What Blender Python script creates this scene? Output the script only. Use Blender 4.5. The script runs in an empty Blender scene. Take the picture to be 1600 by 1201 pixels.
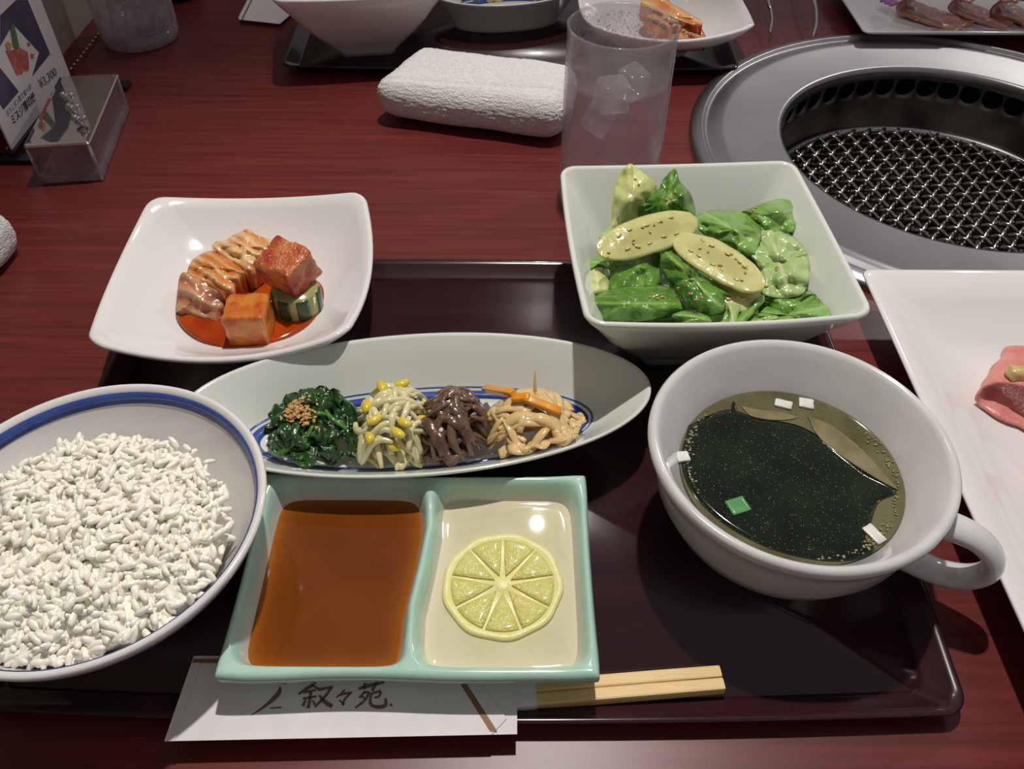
import bpy, bmesh, math, random
import numpy as np
from mathutils import Vector, Matrix, noise as mnoise
random.seed(7); np.random.seed(7)
S = bpy.context.scene
COL = S.collection

# ------------------------------------------------------------------ camera
FPX, PITCH, ROLL, CAMZ = 1320.0, math.radians(46), math.radians(0.3), 0.36
cam_d = bpy.data.cameras.new('camera'); cam = bpy.data.objects.new('camera', cam_d); COL.objects.link(cam)
cam_d.sensor_fit = 'HORIZONTAL'; cam_d.sensor_width = 36; cam_d.lens = FPX / 1600 * 36; cam_d.clip_start = 0.01
cam.matrix_world = Matrix.Translation((0, 0, CAMZ)) @ Matrix.Rotation(math.pi / 2 - PITCH, 4, 'X') @ Matrix.Rotation(ROLL, 4, 'Z')
S.camera = cam

# ------------------------------------------------------------------ world, lamps, exposure
w = bpy.data.worlds.new('world'); S.world = w; w.use_nodes = True
bg = w.node_tree.nodes['Background']; bg.inputs[0].default_value = (0.93, 0.9, 0.92, 1); bg.inputs[1].default_value = 0.22

def spot(name, loc, target, power, angle, blend, radius, color):
    d = bpy.data.lights.new(name, 'SPOT'); d.energy = power; d.spot_size = math.radians(angle); d.spot_blend = blend
    d.shadow_soft_size = radius; d.color = color
    o = bpy.data.objects.new(name, d); COL.objects.link(o); o.location = loc
    o.rotation_euler = (Vector(target) - Vector(loc)).to_track_quat('-Z', 'Y').to_euler(); return o
spot('ceiling_downlight', (0.06, 0.68, 1.45), (0.06, 0.36, 0), 66, 46, 0.75, 0.022, (1.0, 0.955, 0.90))
spot('ceiling_downlight_far', (0.065, 1.225, 1.45), (0.0, 0.5, 0), 5, 60, 0.6, 0.010, (1.0, 0.95, 0.9))
spot('ceiling_downlight_aisle', (1.55, 2.2, 1.6), (0.3, 0.5, 0), 26, 50, 0.6, 0.04, (1.0, 0.96, 0.93))
S.cycles.transparent_max_bounces = 32
vs = S.view_settings; vs.view_transform = 'Standard'; vs.look = 'None'; vs.exposure = 0.0; vs.gamma = 1.0; vs.use_curve_mapping = False

# ------------------------------------------------------------------ geometry of the view: pixel of the photograph -> point at a known height
def ray(px, py):
    x = (px - 800) / FPX; y = (600.5 - py) / FPX; c, s = math.cos(ROLL), math.sin(ROLL)
    x, y = c * x - s * y, s * x + c * y
    return np.array([x, math.cos(PITCH) + y * math.sin(PITCH), -math.sin(PITCH) + y * math.cos(PITCH)])
def P(px, py, z):
    d = ray(px, py); t = (z - CAMZ) / d[2]; return np.array([d[0] * t, d[1] * t, z])
def PX(px, py, x):
    d = ray(px, py); t = x / d[0]; return np.array([x, d[1] * t, CAMZ + d[2] * t])

# ------------------------------------------------------------------ materials
def lin(c):
    return tuple(((v / 255) / 12.92 if v / 255 <= 0.04045 else ((v / 255 + 0.055) / 1.055) ** 2.4) for v in c) + (1,)
def setin(b, k, v):
    if k in b.inputs: b.inputs[k].default_value = v
def mat(name, col, rough=0.4, col2=None, scale=40, stretch=(1, 1, 1), lo=0.35, hi=0.65, bump=0, bscale=200, bdist=0.001, metal=0, coat=0, sss=0, sssr=(0.004, 0.002, 0.001), spec=0.5, detail=4, distort=0, trans=0, ior=1.45, alpha=1, attr=None, attrcol=None):
    m = bpy.data.materials.new(name); m.use_nodes = True; nt = m.node_tree; b = nt.nodes['Principled BSDF']
    setin(b, 'Base Color', lin(col)); setin(b, 'Roughness', rough); setin(b, 'Metallic', metal); setin(b, 'Coat Weight', coat); setin(b, 'Coat Roughness', 0.05)
    setin(b, 'Specular IOR Level', spec); setin(b, 'Transmission Weight', trans); setin(b, 'IOR', ior); setin(b, 'Alpha', alpha)
    if sss: setin(b, 'Subsurface Weight', sss); setin(b, 'Subsurface Radius', sssr); setin(b, 'Subsurface Scale', 1.0)
    tc = nt.nodes.new('ShaderNodeTexCoord'); mp = nt.nodes.new('ShaderNodeMapping'); mp.inputs['Scale'].default_value = stretch
    nt.links.new(tc.outputs['Object'], mp.inputs['Vector'])
    out = None
    if col2 is not None:
        n = nt.nodes.new('ShaderNodeTexNoise'); n.inputs['Scale'].default_value = scale; n.inputs['Detail'].default_value = detail; n.inputs['Distortion'].default_value = distort
        nt.links.new(mp.outputs[0], n.inputs['Vector'])
        r = nt.nodes.new('ShaderNodeValToRGB'); r.color_ramp.elements[0].position = lo; r.color_ramp.elements[1].position = hi
        r.color_ramp.elements[0].color = lin(col); r.color_ramp.elements[1].color = lin(col2)
        nt.links.new(n.outputs['Fac'], r.inputs['Fac']); out = r.outputs['Color']; nt.links.new(out, b.inputs['Base Color'])
    if attr:
        a = nt.nodes.new('ShaderNodeAttribute'); a.attribute_name = attr
        mx = nt.nodes.new('ShaderNodeMix'); mx.data_type = 'RGBA'
        nt.links.new(a.outputs['Fac'], mx.inputs[0])
        if out: nt.links.new(out, mx.inputs[6])
        else: mx.inputs[6].default_value = lin(col)
        mx.inputs[7].default_value = lin(attrcol); nt.links.new(mx.outputs[2], b.inputs['Base Color'])
    if bump:
        n2 = nt.nodes.new('ShaderNodeTexNoise'); n2.inputs['Scale'].default_value = bscale; n2.inputs['Detail'].default_value = 3
        nt.links.new(mp.outputs[0], n2.inputs['Vector'])
        bp = nt.nodes.new('ShaderNodeBump'); bp.inputs['Strength'].default_value = bump; bp.inputs['Distance'].default_value = bdist
        nt.links.new(n2.outputs['Fac'], bp.inputs['Height']); nt.links.new(bp.outputs[0], b.inputs['Normal'])
    return m
def glassy(name, tint, fog=0.1, fogcol=(200, 200, 205), rough=0.03, base=0.035, bump=0, bscale=300):
    """thin restaurant glass: clear part + fresnel gloss + a little condensation"""
    m = bpy.data.materials.new(name); m.use_nodes = True; nt = m.node_tree
    for n in list(nt.nodes):
        if n.type != 'OUTPUT_MATERIAL': nt.nodes.remove(n)
    o = nt.nodes['Material Output']
    t = nt.nodes.new('ShaderNodeBsdfTransparent'); t.inputs[0].default_value = lin(tint)
    g = nt.nodes.new('ShaderNodeBsdfGlossy'); g.inputs['Roughness'].default_value = rough
    lf = nt.nodes.new('ShaderNodeLayerWeight'); lf.inputs['Blend'].default_value = 0.5
    pw = nt.nodes.new('ShaderNodeMath'); pw.operation = 'POWER'; pw.inputs[1].default_value = 4.0; nt.links.new(lf.outputs['Facing'], pw.inputs[0])
    lw = nt.nodes.new('ShaderNodeMath'); lw.operation = 'MULTIPLY_ADD'; lw.inputs[1].default_value = 0.7; lw.inputs[2].default_value = base; nt.links.new(pw.outputs[0], lw.inputs[0])
    m1 = nt.nodes.new('ShaderNodeMixShader'); nt.links.new(lw.outputs[0], m1.inputs[0]); nt.links.new(t.outputs[0], m1.inputs[1]); nt.links.new(g.outputs[0], m1.inputs[2])
    last = m1
    if fog:
        d = nt.nodes.new('ShaderNodeBsdfDiffuse'); d.inputs[0].default_value = lin(fogcol)
        tl = nt.nodes.new('ShaderNodeBsdfTranslucent'); tl.inputs[0].default_value = lin(fogcol)
        dd = nt.nodes.new('ShaderNodeMixShader'); nt.links.new(d.outputs[0], dd.inputs[1]); nt.links.new(tl.outputs[0], dd.inputs[2])
        tc = nt.nodes.new('ShaderNodeTexCoord'); nz = nt.nodes.new('ShaderNodeTexNoise'); nz.inputs['Scale'].default_value = 60; nz.inputs['Detail'].default_value = 6
        nt.links.new(tc.outputs['Object'], nz.inputs['Vector'])
        mr = nt.nodes.new('ShaderNodeMapRange'); mr.inputs[1].default_value = 0.3; mr.inputs[2].default_value = 0.75; mr.inputs[3].default_value = fog * 0.5; mr.inputs[4].default_value = fog * 1.6
        nt.links.new(nz.outputs['Fac'], mr.inputs[0])
        m2 = nt.nodes.new('ShaderNodeMixShader'); nt.links.new(mr.outputs[0], m2.inputs[0]); nt.links.new(m1.outputs[0], m2.inputs[1]); nt.links.new(dd.outputs[0], m2.inputs[2])
        last = m2
    if bump:
        tc2 = nt.nodes.new('ShaderNodeTexCoord'); n2 = nt.nodes.new('ShaderNodeTexNoise'); n2.inputs['Scale'].default_value = bscale
        nt.links.new(tc2.outputs['Object'], n2.inputs['Vector']); bp = nt.nodes.new('ShaderNodeBump'); bp.inputs['Strength'].default_value = bump; bp.inputs['Distance'].default_value = 0.001
        nt.links.new(n2.outputs['Fac'], bp.inputs['Height']); nt.links.new(bp.outputs[0], g.inputs['Normal'])
    nt.links.new(last.outputs[0], o.inputs['Surface']); return m

M = {}
M['table'] = mat('mahogany_laminate', (80, 30, 29), 0.33, (114, 46, 42), 9, (1.1, 26, 1), 0.25, 0.75, bump=0.05, bscale=700, bdist=0.0003, spec=0.45, detail=8, distort=0.6)
M['tray'] = mat('dark_lacquer', (44, 21, 27), 0.17, (54, 26, 31), 14, (1, 6, 1), spec=0.5, coat=0.2)
M['porc'] = mat('white_porcelain', (226, 222, 220), 0.12, coat=0.3)
M['porc_cool'] = mat('bluish_white_porcelain', (218, 221, 212), 0.12, coat=0.3)
M['porc_cup'] = mat('grey_white_porcelain', (205, 202, 200), 0.15, (212, 209, 207), 60, coat=0.3)
M['blue'] = mat('cobalt_glaze', (52, 76, 150), 0.15, (70, 92, 160), 60, coat=0.3)
M['bluegrey'] = mat('faded_cobalt_line', (120, 118, 140), 0.2)
M['celadon'] = mat('celadon_glaze', (172, 208, 190), 0.16, (182, 215, 198), 90, coat=0.4, attr='white', attrcol=(214, 210, 200))
M['sauce_brown'] = mat('brown_dipping_sauce', (106, 50, 10), 0.05, (116, 57, 14), 25, sss=0.0, attr='shallow', attrcol=(160, 92, 24))
M['sauce_pale'] = mat('pale_lemon_sauce', (206, 199, 160), 0.03, (213, 206, 172), 60, attr='shallow', attrcol=(222, 214, 186))
M['lemon_rind'] = mat('lemon_pith', (238, 232, 170), 0.35, (232, 222, 140), 160, bump=0.2, bscale=900)
M['lemon_pulp'] = mat('lemon_pulp', (208, 200, 104), 0.12, (216, 209, 128), 330, (1, 1, 1), bump=0.7, bscale=700, bdist=0.0012, coat=0.5)
M['rice'] = mat('steamed_rice', (247, 242, 224), 0.22, (252, 249, 238), 300)
M['steel'] = mat('brushed_steel', (158, 156, 157), 0.33, (170, 168, 168), 14, metal=1)
M['steel_dark'] = mat('sooty_steel', (70, 66, 64), 0.4, (120, 114, 110), 22, metal=0.9)
M['chrome'] = mat('polished_chrome', (205, 203, 200), 0.07, metal=1)
M['lid'] = mat('mirror_lid', (205, 200, 194), 0.05, metal=1)
M['wire'] = mat('net_wire', (150, 146, 141), 0.18, metal=1)
M['black'] = mat('black_plastic', (16, 16, 18), 0.35)
M['pit'] = mat('soot', (14, 13, 13), 0.7)
M['stone_dark'] = mat('dark_ceramic_stone', (36, 32, 32), 0.5, (62, 54, 50), 300)
M['stone_tan'] = mat('tan_ceramic_stone', (160, 132, 84), 0.6, (120, 98, 66), 300)
M['paper'] = mat('white_paper', (232, 226, 226), 0.7, (226, 220, 220), 90)
M['ink'] = mat('brown_ink', (142, 98, 68), 0.6)
M['ink_dark'] = mat('dark_brown_ink', (126, 92, 76), 0.6)
M['wood'] = mat('pale_chopstick_wood', (226, 190, 128), 0.5, (240, 210, 152), 30, (2, 90, 90))
M['towel'] = mat('white_terry', (236, 233, 230), 0.9, (226, 222, 220), 300, bump=1.0, bscale=900, bdist=0.002, spec=0.1)
M['wall'] = mat('beige_wall', (172, 158, 142), 0.8, (160, 146, 132), 12)
M['bead'] = mat('gold_bead', (215, 170, 120), 0.3, metal=0.8)
M['card'] = mat('card_stock', (222, 214, 216), 0.5)
M['pr_navy'] = mat('print_navy', (66, 62, 82), 0.5, (86, 80, 104), 30)
M['pr_white'] = mat('print_white', (214, 205, 204), 0.5)
M['pr_red'] = mat('print_red', (170, 70, 72), 0.5, (205, 120, 116), 140)
M['pr_green'] = mat('print_green', (92, 118, 80), 0.5)
M['pr_yel'] = mat('print_yellow', (190, 160, 70), 0.5)
M['pr_dark'] = mat('print_dark', (48, 42, 46), 0.6)
M['pr_grey'] = mat('print_grey', (120, 112, 116), 0.6)
M['glass'] = glassy('clear_glass', (252, 252, 253), 0.03, rough=0.04)
M['glass_fog'] = glassy('misted_glass', (252, 250, 251), 0.20, (216, 204, 208), rough=0.08, bump=0.4, bscale=500)
M['glass_box'] = glassy('thick_glass', (244, 242, 243), 0.10, (205, 198, 198), rough=0.05, base=0.16)
M['glass_edge'] = glassy('glass_edge', (235, 235, 238), 0.32, (228, 226, 228), rough=0.08, base=0.35)
M['glass_rib'] = glassy('moulded_glass', (246, 246, 248), 0.22, (225, 222, 225), rough=0.08, base=0.12)
M['water'] = glassy('iced_water', (252, 251, 252), 0.05, (200, 196, 200), rough=0.03)
M['ice'] = glassy('ice', (250, 250, 251), 0.22, (225, 225, 228), rough=0.1, bump=0.6, bscale=150)
M['drop'] = glassy('droplet', (238, 238, 240), 0.12, (240, 240, 240), rough=0.02)
M['cab_pale'] = mat('kimchi_cabbage_pale', (226, 178, 112), 0.2, (204, 104, 38), 42, (1, 1, 1), 0.42, 0.66, bump=0.3, bscale=260, coat=0.4, attr='stripe', attrcol=(238, 216, 170))
M['cab_red'] = mat('kimchi_cabbage_red', (214, 150, 84), 0.2, (196, 84, 26), 40, (1, 1, 1), 0.38, 0.62, bump=0.3, bscale=260, coat=0.4, attr='stripe', attrcol=(236, 198, 140))
M['cab_brown'] = mat('kimchi_cabbage_brown', (196, 132, 92), 0.22, (150, 84, 62), 60, (1, 1, 1), 0.35, 0.65, bump=0.5, bscale=260, coat=0.4, attr='stripe', attrcol=(216, 180, 138))
M['radish'] = mat('kimchi_radish', (208, 134, 58), 0.18, (188, 74, 24), 90, (1, 1, 1), 0.42, 0.64, bump=0.4, bscale=300, coat=0.5)
M['radish_red'] = mat('chilli_radish', (202, 120, 66), 0.2, (172, 56, 40), 75, (1, 1, 1), 0.42, 0.62, bump=0.8, bscale=420, bdist=0.002, coat=0.5)
M['kimsauce'] = mat('chilli_juice', (150, 48, 10), 0.06, (172, 70, 18), 60, coat=0.4)
M['cuke_dark'] = mat('cucumber_rind', (30, 62, 36), 0.18, (44, 78, 44), 60, coat=0.4)
M['cuke_light'] = mat('cucumber_flesh', (140, 138, 80), 0.22, (162, 156, 96), 60, coat=0.4)
M['cuke_slice'] = mat('cucumber_slice', (200, 198, 126), 0.16, (208, 204, 140), 180, bump=0.3, bscale=300, coat=0.6, sss=0.15, attr='core', attrcol=(178, 168, 104))
M['seed'] = mat('cucumber_seed', (196, 188, 124), 0.2, coat=0.5)
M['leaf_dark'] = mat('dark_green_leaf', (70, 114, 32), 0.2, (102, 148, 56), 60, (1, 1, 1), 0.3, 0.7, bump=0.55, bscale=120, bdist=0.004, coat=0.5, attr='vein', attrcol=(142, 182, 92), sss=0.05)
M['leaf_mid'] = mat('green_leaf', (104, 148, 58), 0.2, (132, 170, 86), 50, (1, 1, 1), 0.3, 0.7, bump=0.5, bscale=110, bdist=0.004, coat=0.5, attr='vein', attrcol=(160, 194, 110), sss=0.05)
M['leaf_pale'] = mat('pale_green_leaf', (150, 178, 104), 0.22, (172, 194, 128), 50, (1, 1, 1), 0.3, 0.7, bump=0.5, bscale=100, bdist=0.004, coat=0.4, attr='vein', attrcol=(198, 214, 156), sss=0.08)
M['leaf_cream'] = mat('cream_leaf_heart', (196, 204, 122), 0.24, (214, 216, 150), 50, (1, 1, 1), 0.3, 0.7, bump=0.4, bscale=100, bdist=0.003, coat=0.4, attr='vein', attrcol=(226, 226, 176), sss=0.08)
M['sesame'] = mat('sesame', (202, 160, 98), 0.4, (184, 136, 76), 300)
M['spinach'] = mat('blanched_spinach', (26, 54, 26), 0.16, (44, 84, 34), 120, bump=0.6, bscale=300, bdist=0.002, coat=0.5)
M['spinach_stem'] = mat('spinach_stem', (58, 104, 38), 0.16, (92, 138, 56), 120, coat=0.5)
M['sprout'] = mat('bean_sprout', (214, 202, 150), 0.16, (226, 216, 172), 150, coat=0.5, sss=0.25)
M['bean'] = mat('yellow_bean', (214, 190, 50), 0.18, (226, 204, 84), 150, coat=0.4)
M['fern'] = mat('simmered_fern', (86, 62, 50), 0.18, (120, 90, 74), 160, bump=0.5, bscale=500, bdist=0.001, coat=0.5)
M['daikon'] = mat('pickled_daikon', (226, 188, 128), 0.18, (234, 204, 152), 120, coat=0.5, sss=0.2)
M['carrot'] = mat('carrot', (228, 140, 24), 0.2, (236, 158, 44), 120, coat=0.4)
M['soup'] = mat('clear_broth', (80, 77, 48), 0.05, (108, 103, 72), 40, coat=0.2)
M['wakame'] = mat('seaweed', (10, 17, 10), 0.1, (26, 40, 16), 45, (1, 1, 1), 0.35, 0.8, bump=0.05, bscale=120, coat=0.2)
M['broth_clear'] = mat('onion_film', (112, 104, 70), 0.08, (136, 128, 96), 70, coat=0.4)
M['leek'] = mat('white_leek', (224, 224, 218), 0.25, (205, 205, 198), 120, bump=0.3, bscale=400)
M['leek_green'] = mat('green_leek', (74, 140, 80), 0.2, (96, 158, 98), 100, coat=0.3)
M['oil'] = mat('oil_speck', (150, 140, 98), 0.15)
M['meat_pink'] = mat('pink_tongue', (222, 150, 138), 0.3, (208, 122, 116), 110, (1, 1, 1), 0.35, 0.7, bump=0.6, bscale=420, bdist=0.001, coat=0.2, sss=0.15, sssr=(0.004, 0.0015, 0.001))
M['meat_in'] = mat('dark_pink_tongue', (160, 84, 92), 0.4, (178, 100, 104), 90)
M['garlic'] = mat('garlic_bit', (198, 170, 104), 0.25, (212, 188, 128), 200, coat=0.3)
M['meat_brown'] = mat('marinated_beef', (170, 104, 82), 0.25, (198, 134, 112), 70, bump=0.5, bscale=300, coat=0.4)
M['flower'] = mat('purple_flower', (190, 120, 190), 0.4)
M['pepper'] = mat('pepper_speck', (52, 40, 34), 0.5)

# ------------------------------------------------------------------ object helpers
def build(name, V, F, m, org, parent=None, smooth=True, attrs=None):
    V = np.asarray(V, float) - np.asarray(org, float)
    me = bpy.data.meshes.new(name); me.from_pydata(V.tolist(), [], F if isinstance(F, list) else F.tolist()); me.update()
    bmx = bmesh.new(); bmx.from_mesh(me); bmesh.ops.recalc_face_normals(bmx, faces=bmx.faces); bmx.to_mesh(me); bmx.free()
    if smooth: me.polygons.foreach_set('use_smooth', [True] * len(me.polygons))
    if attrs:
        for k, a in attrs.items():
            at = me.attributes.new(k, 'FLOAT', 'POINT'); at.data.foreach_set('value', np.asarray(a, np.float32))
    me.materials.append(m if not isinstance(m, str) else M[m])
    o = bpy.data.objects.new(name, me); COL.objects.link(o)
    if parent: o.parent = parent
    else: o.location = org
    return o
def tag(o, label, cat, group=None, kind=None):
    o['label'] = label; o['category'] = cat
    if group: o['group'] = group
    if kind: o['kind'] = kind
    return o
class Thing:
    def __init__(s, name, label, cat, loc, group=None):
        s.org = np.asarray(loc, float); s.e = bpy.data.objects.new(name, None); COL.objects.link(s.e); s.e.empty_display_size = 0.01
        s.e.location = loc; tag(s.e, label, cat, group)
    def part(s, name, VF, m, parent=None, **k):
        return build(name, VF[0], VF[1], m, s.org, parent or s.e, **k)
def solo(name, label, cat, VF, m, org=None, group=None, kind=None, **k):
    V = np.asarray(VF[0], float)
    if org is None: org = np.array([*(V[:, :2].min(0) + V[:, :2].max(0)) / 2, V[:, 2].min()])
    return tag(build(name, V, VF[1], m, org, **k), label, cat, group, kind)

def join(*vf):
    V, F, n = [], [], 0
    for v, f in vf:
        V.append(np.asarray(v, float)); F += [tuple(i + n for i in q) for q in f]; n += len(v)
    return np.vstack(V), F
def loft(loops, cap0=False, cap1=False):
    N = len(loops[0]); V = np.vstack(loops); F = []
    for k in range(len(loops) - 1):
        a, b = k * N, (k + 1) * N
        F += [(a + i, a + (i + 1) % N, b + (i + 1) % N, b + i) for i in range(N)]
    if cap0:
        V = np.vstack([V, loops[0].mean(0)]); c = len(V) - 1; F += [(c, (i + 1) % N, i) for i in range(N)]
    if cap1:
        V = np.vstack([V, loops[-1].mean(0)]); c = len(V) - 1; b = (len(loops) - 1) * N; F += [(c, b + i, b + (i + 1) % N) for i in range(N)]
    return V, F
def ring(c, r, z, N=64, ry=None, rot=0):
    t = np.linspace(0, 2 * math.pi, N, endpoint=False); ry = r if ry is None else ry
    x, y = r * np.cos(t), ry * np.sin(t); cr, sr = math.cos(rot), math.sin(rot)
    return np.c_[c[0] + cr * x - sr * y, c[1] + sr * x + cr * y, np.full(N, z)]
def lathe(c, prof, N=72, closed_start=True, closed_end=True):
    return loft([ring(c, r, z, N) for r, z in prof], closed_start, closed_end)
def rrect(hx, hy, rc, bx=0, by=0, ks=12, ka=7):
    pts = []
    for sx, sy, a0 in ((1, 1, 0), (-1, 1, 90), (-1, -1, 180), (1, -1, 270)):
        arc = [(sx * (hx - rc) + rc * math.cos(math.radians(a0 + 90 * i / (ka - 1))), sy * (hy - rc) + rc * math.sin(math.radians(a0 + 90 * i / (ka - 1)))) for i in range(ka)]
        if pts:
            p = pts[-1]; q = arc[0]
            pts += [(p[0] + (q[0] - p[0]) * i / ks, p[1] + (q[1] - p[1]) * i / ks) for i in range(1, ks)]
        pts += arc
    p, q = pts[-1], pts[0]
    pts += [(p[0] + (q[0] - p[0]) * i / ks, p[1] + (q[1] - p[1]) * i / ks) for i in range(1, ks)]
    a = np.array(pts); x, y = a[:, 0].copy(), a[:, 1].copy()
    a[:, 0] += bx * (x / hx) * (1 - np.clip(y / hy, -1, 1) ** 2); a[:, 1] += by * (y / hy) * (1 - np.clip(x / hx, -1, 1) ** 2)
    return a
def sqloop(c, rot, hx, hy, rc, z, bx=0, by=0, zc=0, **k):
    a = rrect(hx, hy, rc, bx, by, **k); wgt = np.clip(np.abs(a[:, 0]) / hx, 0, 1) ** 2 * np.clip(np.abs(a[:, 1]) / hy, 0, 1) ** 2
    cr, sr = math.cos(rot), math.sin(rot)
    return np.c_[c[0] + cr * a[:, 0] - sr * a[:, 1], c[1] + sr * a[:, 0] + cr * a[:, 1], z + zc * wgt]
def lump(r0, r1, n=16):
    a_ = random.uniform(0, 6); return random.uniform(r0, r1) * (0.55 + 0.5 * np.sin(np.linspace(0.35, 2.75, n)) + 0.13 * np.sin(np.linspace(a_, a_ + random.uniform(6, 14), n)))
def tube(pts, rad, n=8, flat=1.0, up=None, twist=0):
    p = np.asarray(pts, float); K = len(p); rad = np.full(K, rad) if np.isscalar(rad) else np.asarray(rad, float)
    t = np.gradient(p, axis=0); t /= np.linalg.norm(t, axis=1)[:, None] + 1e-12
    u = np.array(up if up is not None else (0, 0, 1.0), float)
    if abs(u @ t[0]) > 0.95: u = np.array([1.0, 0.2, 0])
    loops = []; ang = np.linspace(0, 2 * math.pi, n, endpoint=False)
    for i in range(K):
        u = u - (u @ t[i]) * t[i]; u /= np.linalg.norm(u) + 1e-12; s = np.cross(t[i], u)
        a = ang + twist * i / K
        loops.append(p[i] + rad[i] * (np.cos(a)[:, None] * s + flat * np.sin(a)[:, None] * u))
    return loft(loops, True, True)
def spline(pts, n=24):
    p = np.asarray(pts, float); K = len(p); q = np.vstack([2 * p[0] - p[1], p, 2 * p[-1] - p[-2]]); out = []
    for s in np.linspace(0, K - 1 - 1e-9, n):
        i = int(s); f = s - i; a, b, c, d = q[i], q[i + 1], q[i + 2], q[i + 3]
        out.append(0.5 * (2 * b + (c - a) * f + (2 * a - 5 * b + 4 * c - d) * f * f + (3 * b - a - 3 * c + d) * f ** 3))
    return np.array(out)
def ball(c, r, n=10, k=6):
    c = np.asarray(c, float); r = np.array([r, r, r]) if np.isscalar(r) else np.asarray(r)
    L = [c + r * np.c_[math.sin(a) * np.cos(np.linspace(0, 2 * math.pi, n, endpoint=False)), math.sin(a) * np.sin(np.linspace(0, 2 * math.pi, n, endpoint=False)), np.full(n, -math.cos(a))] for a in np.linspace(0, math.pi, k + 2)[1:-1]]
    V, F = loft(L); V = np.vstack([V, c + r * np.array([0, 0, -1]), c + r * np.array([0, 0, 1])]); m = len(V); b = (k - 1) * n
    F += [(m - 2, (i + 1) % n, i) for i in range(n)] + [(m - 1, b + i, b + (i + 1) % n) for i in range(n)]
    return V, F
def rotmat(ax, a): return np.array(Matrix.Rotation(a, 3, Vector(ax)))
def frame(a, n):
    a = a / np.linalg.norm(a); n = n - (n @ a) * a; n /= np.linalg.norm(n); return a, np.cross(n, a), n
def nz(p, s): return mnoise.noise(Vector((float(p[0]) * s, float(p[1]) * s, float(p[2]) * s)))
def box(c, h, bev=0.0, R=None, noise_amp=0, noise_s=200, seg=3):
    """bevelled, subdivided box with optional roughness"""
    N = 4 + seg; V = []; F = []
    g = np.linspace(-1, 1, N)
    idx = {}
    def vid(v):
        k = tuple(np.round(v, 5))
        if k not in idx: idx[k] = len(V); V.append(np.array(v))
        return idx[k]
    for ax in range(3):
        for s in (-1, 1):
            for i in range(N - 1):
                for j in range(N - 1):
                    q = []
                    for (a, b) in ((i, j), (i + 1, j), (i + 1, j + 1), (i, j + 1)):
                        v = [0, 0, 0]; v[ax] = s; v[(ax + 1) % 3] = g[a]; v[(ax + 2) % 3] = g[b]; q.append(vid(v))
                    F.append(tuple(q) if s > 0 else tuple(q[::-1]))
    V = np.array(V, float); h = np.asarray(h, float); V = V * h
    if bev:
        core = np.clip(V, -(h - bev), h - bev); d = V - core; L = np.linalg.norm(d, axis=1)[:, None]; V = core + np.where(L > 1e-9, d / np.maximum(L, 1e-9) * bev, 0)
    if noise_amp:
        nn = np.array([noise_amp * nz(v + np.asarray(c), noise_s) for v in V]); V = V * (1 + nn[:, None] / np.linalg.norm(V, axis=1)[:, None])
    if R is not None: V = V @ np.asarray(R).T
    return V + np.asarray(c), F
def sheet(p0, p1, width, nrm=(0, -0.25, 1), prof=None, bulge=0.0, curl=0.0, ruf=0.0, rufs=90, thick=0.0006, nu=18, nv=12, roll=0.0, vein=True, seed=0, bend=0.0, notch=0.0):
    """a curved leaf or slice between two ends: real thickness, own outline"""
    p0, p1 = np.asarray(p0, float), np.asarray(p1, float); ax = p1 - p0; L = np.linalg.norm(ax)
    a, s, n = frame(ax, np.asarray(nrm, float))
    if roll: R = rotmat(a, roll); s, n = R @ s, R @ n
    prof = prof or (lambda u: (1 - abs(u) ** 2.6) ** 0.5)
    top, ve = [], []
    for i in range(nu + 1):
        u = -1 + 2 * i / nu; wv = width / 2 * max(prof(u), 0.03)
        for j in range(nv + 1):
            v = -1 + 2 * j / nv
            q = np.array([u * L / 2, v * wv, 0])
            z = bulge * (1 - u * u) * (1 - 0.5 * v * v) + curl * v * v * (1 - 0.2 * abs(u)) + bend * u * u
            if ruf: z += ruf * mnoise.noise(Vector((q[0] * rufs + seed * 9.1, q[1] * rufs, seed * 3.7))) * (0.4 + 0.6 * abs(v)) + 0.35 * ruf * mnoise.noise(Vector((q[0] * rufs * 3 + seed, q[1] * rufs * 3, 1.3)))
            if notch: q[1] *= 1 + notch * mnoise.noise(Vector((u * 4 + seed, v * 2, 5.5)))
            if vein: z += 0.0006 * math.exp(-(v / 0.08) ** 2)
            top.append((p0 + p1) / 2 + a * q[0] + s * q[1] + n * z)
            side = abs(((u * 5 + abs(v) * 3.0) % 1.0) - 0.5)
            ve.append(min(1, 0.85 * math.exp(-(v / 0.10) ** 2) + 0.5 * math.exp(-(side / 0.10) ** 2) * math.exp(-abs(v) * 1.5)))
    top = np.array(top); bot = top - n * thick; W = nv + 1; off = len(top); F = []
    for i in range(nu):
        for j in range(nv):
            q = (i * W + j, (i + 1) * W + j, (i + 1) * W + j + 1, i * W + j + 1); F += [q, tuple(x + off for x in q[::-1])]
    edge = [i * W for i in range(nu + 1)] + [nu * W + j for j in range(1, W)] + [i * W + nv for i in range(nu - 1, -1, -1)] + [j for j in range(nv - 1, 0, -1)]
    for k in range(len(edge)):
        x, y = edge[k], edge[(k + 1) % len(edge)]; F.append((y, x, x + off, y + off))
    return np.vstack([top, bot]), F, np.array(ve + ve)
def poly_on(pts3, n, thick=0.0002):
    """flat print or thin film: a small prism on a plane"""
    p = np.asarray(pts3, float); n = np.asarray(n, float); n = n / np.linalg.norm(n); k = len(p)
    V = np.vstack([p, p + n * thick]); nn = np.cross(p[1] - p[0], p[2] - p[0])
    F = [tuple(range(k, 2 * k)), tuple(range(k - 1, -1, -1))] + [(i, (i + 1) % k, (i + 1) % k + k, i + k) for i in range(k)]
    return V, F
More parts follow.
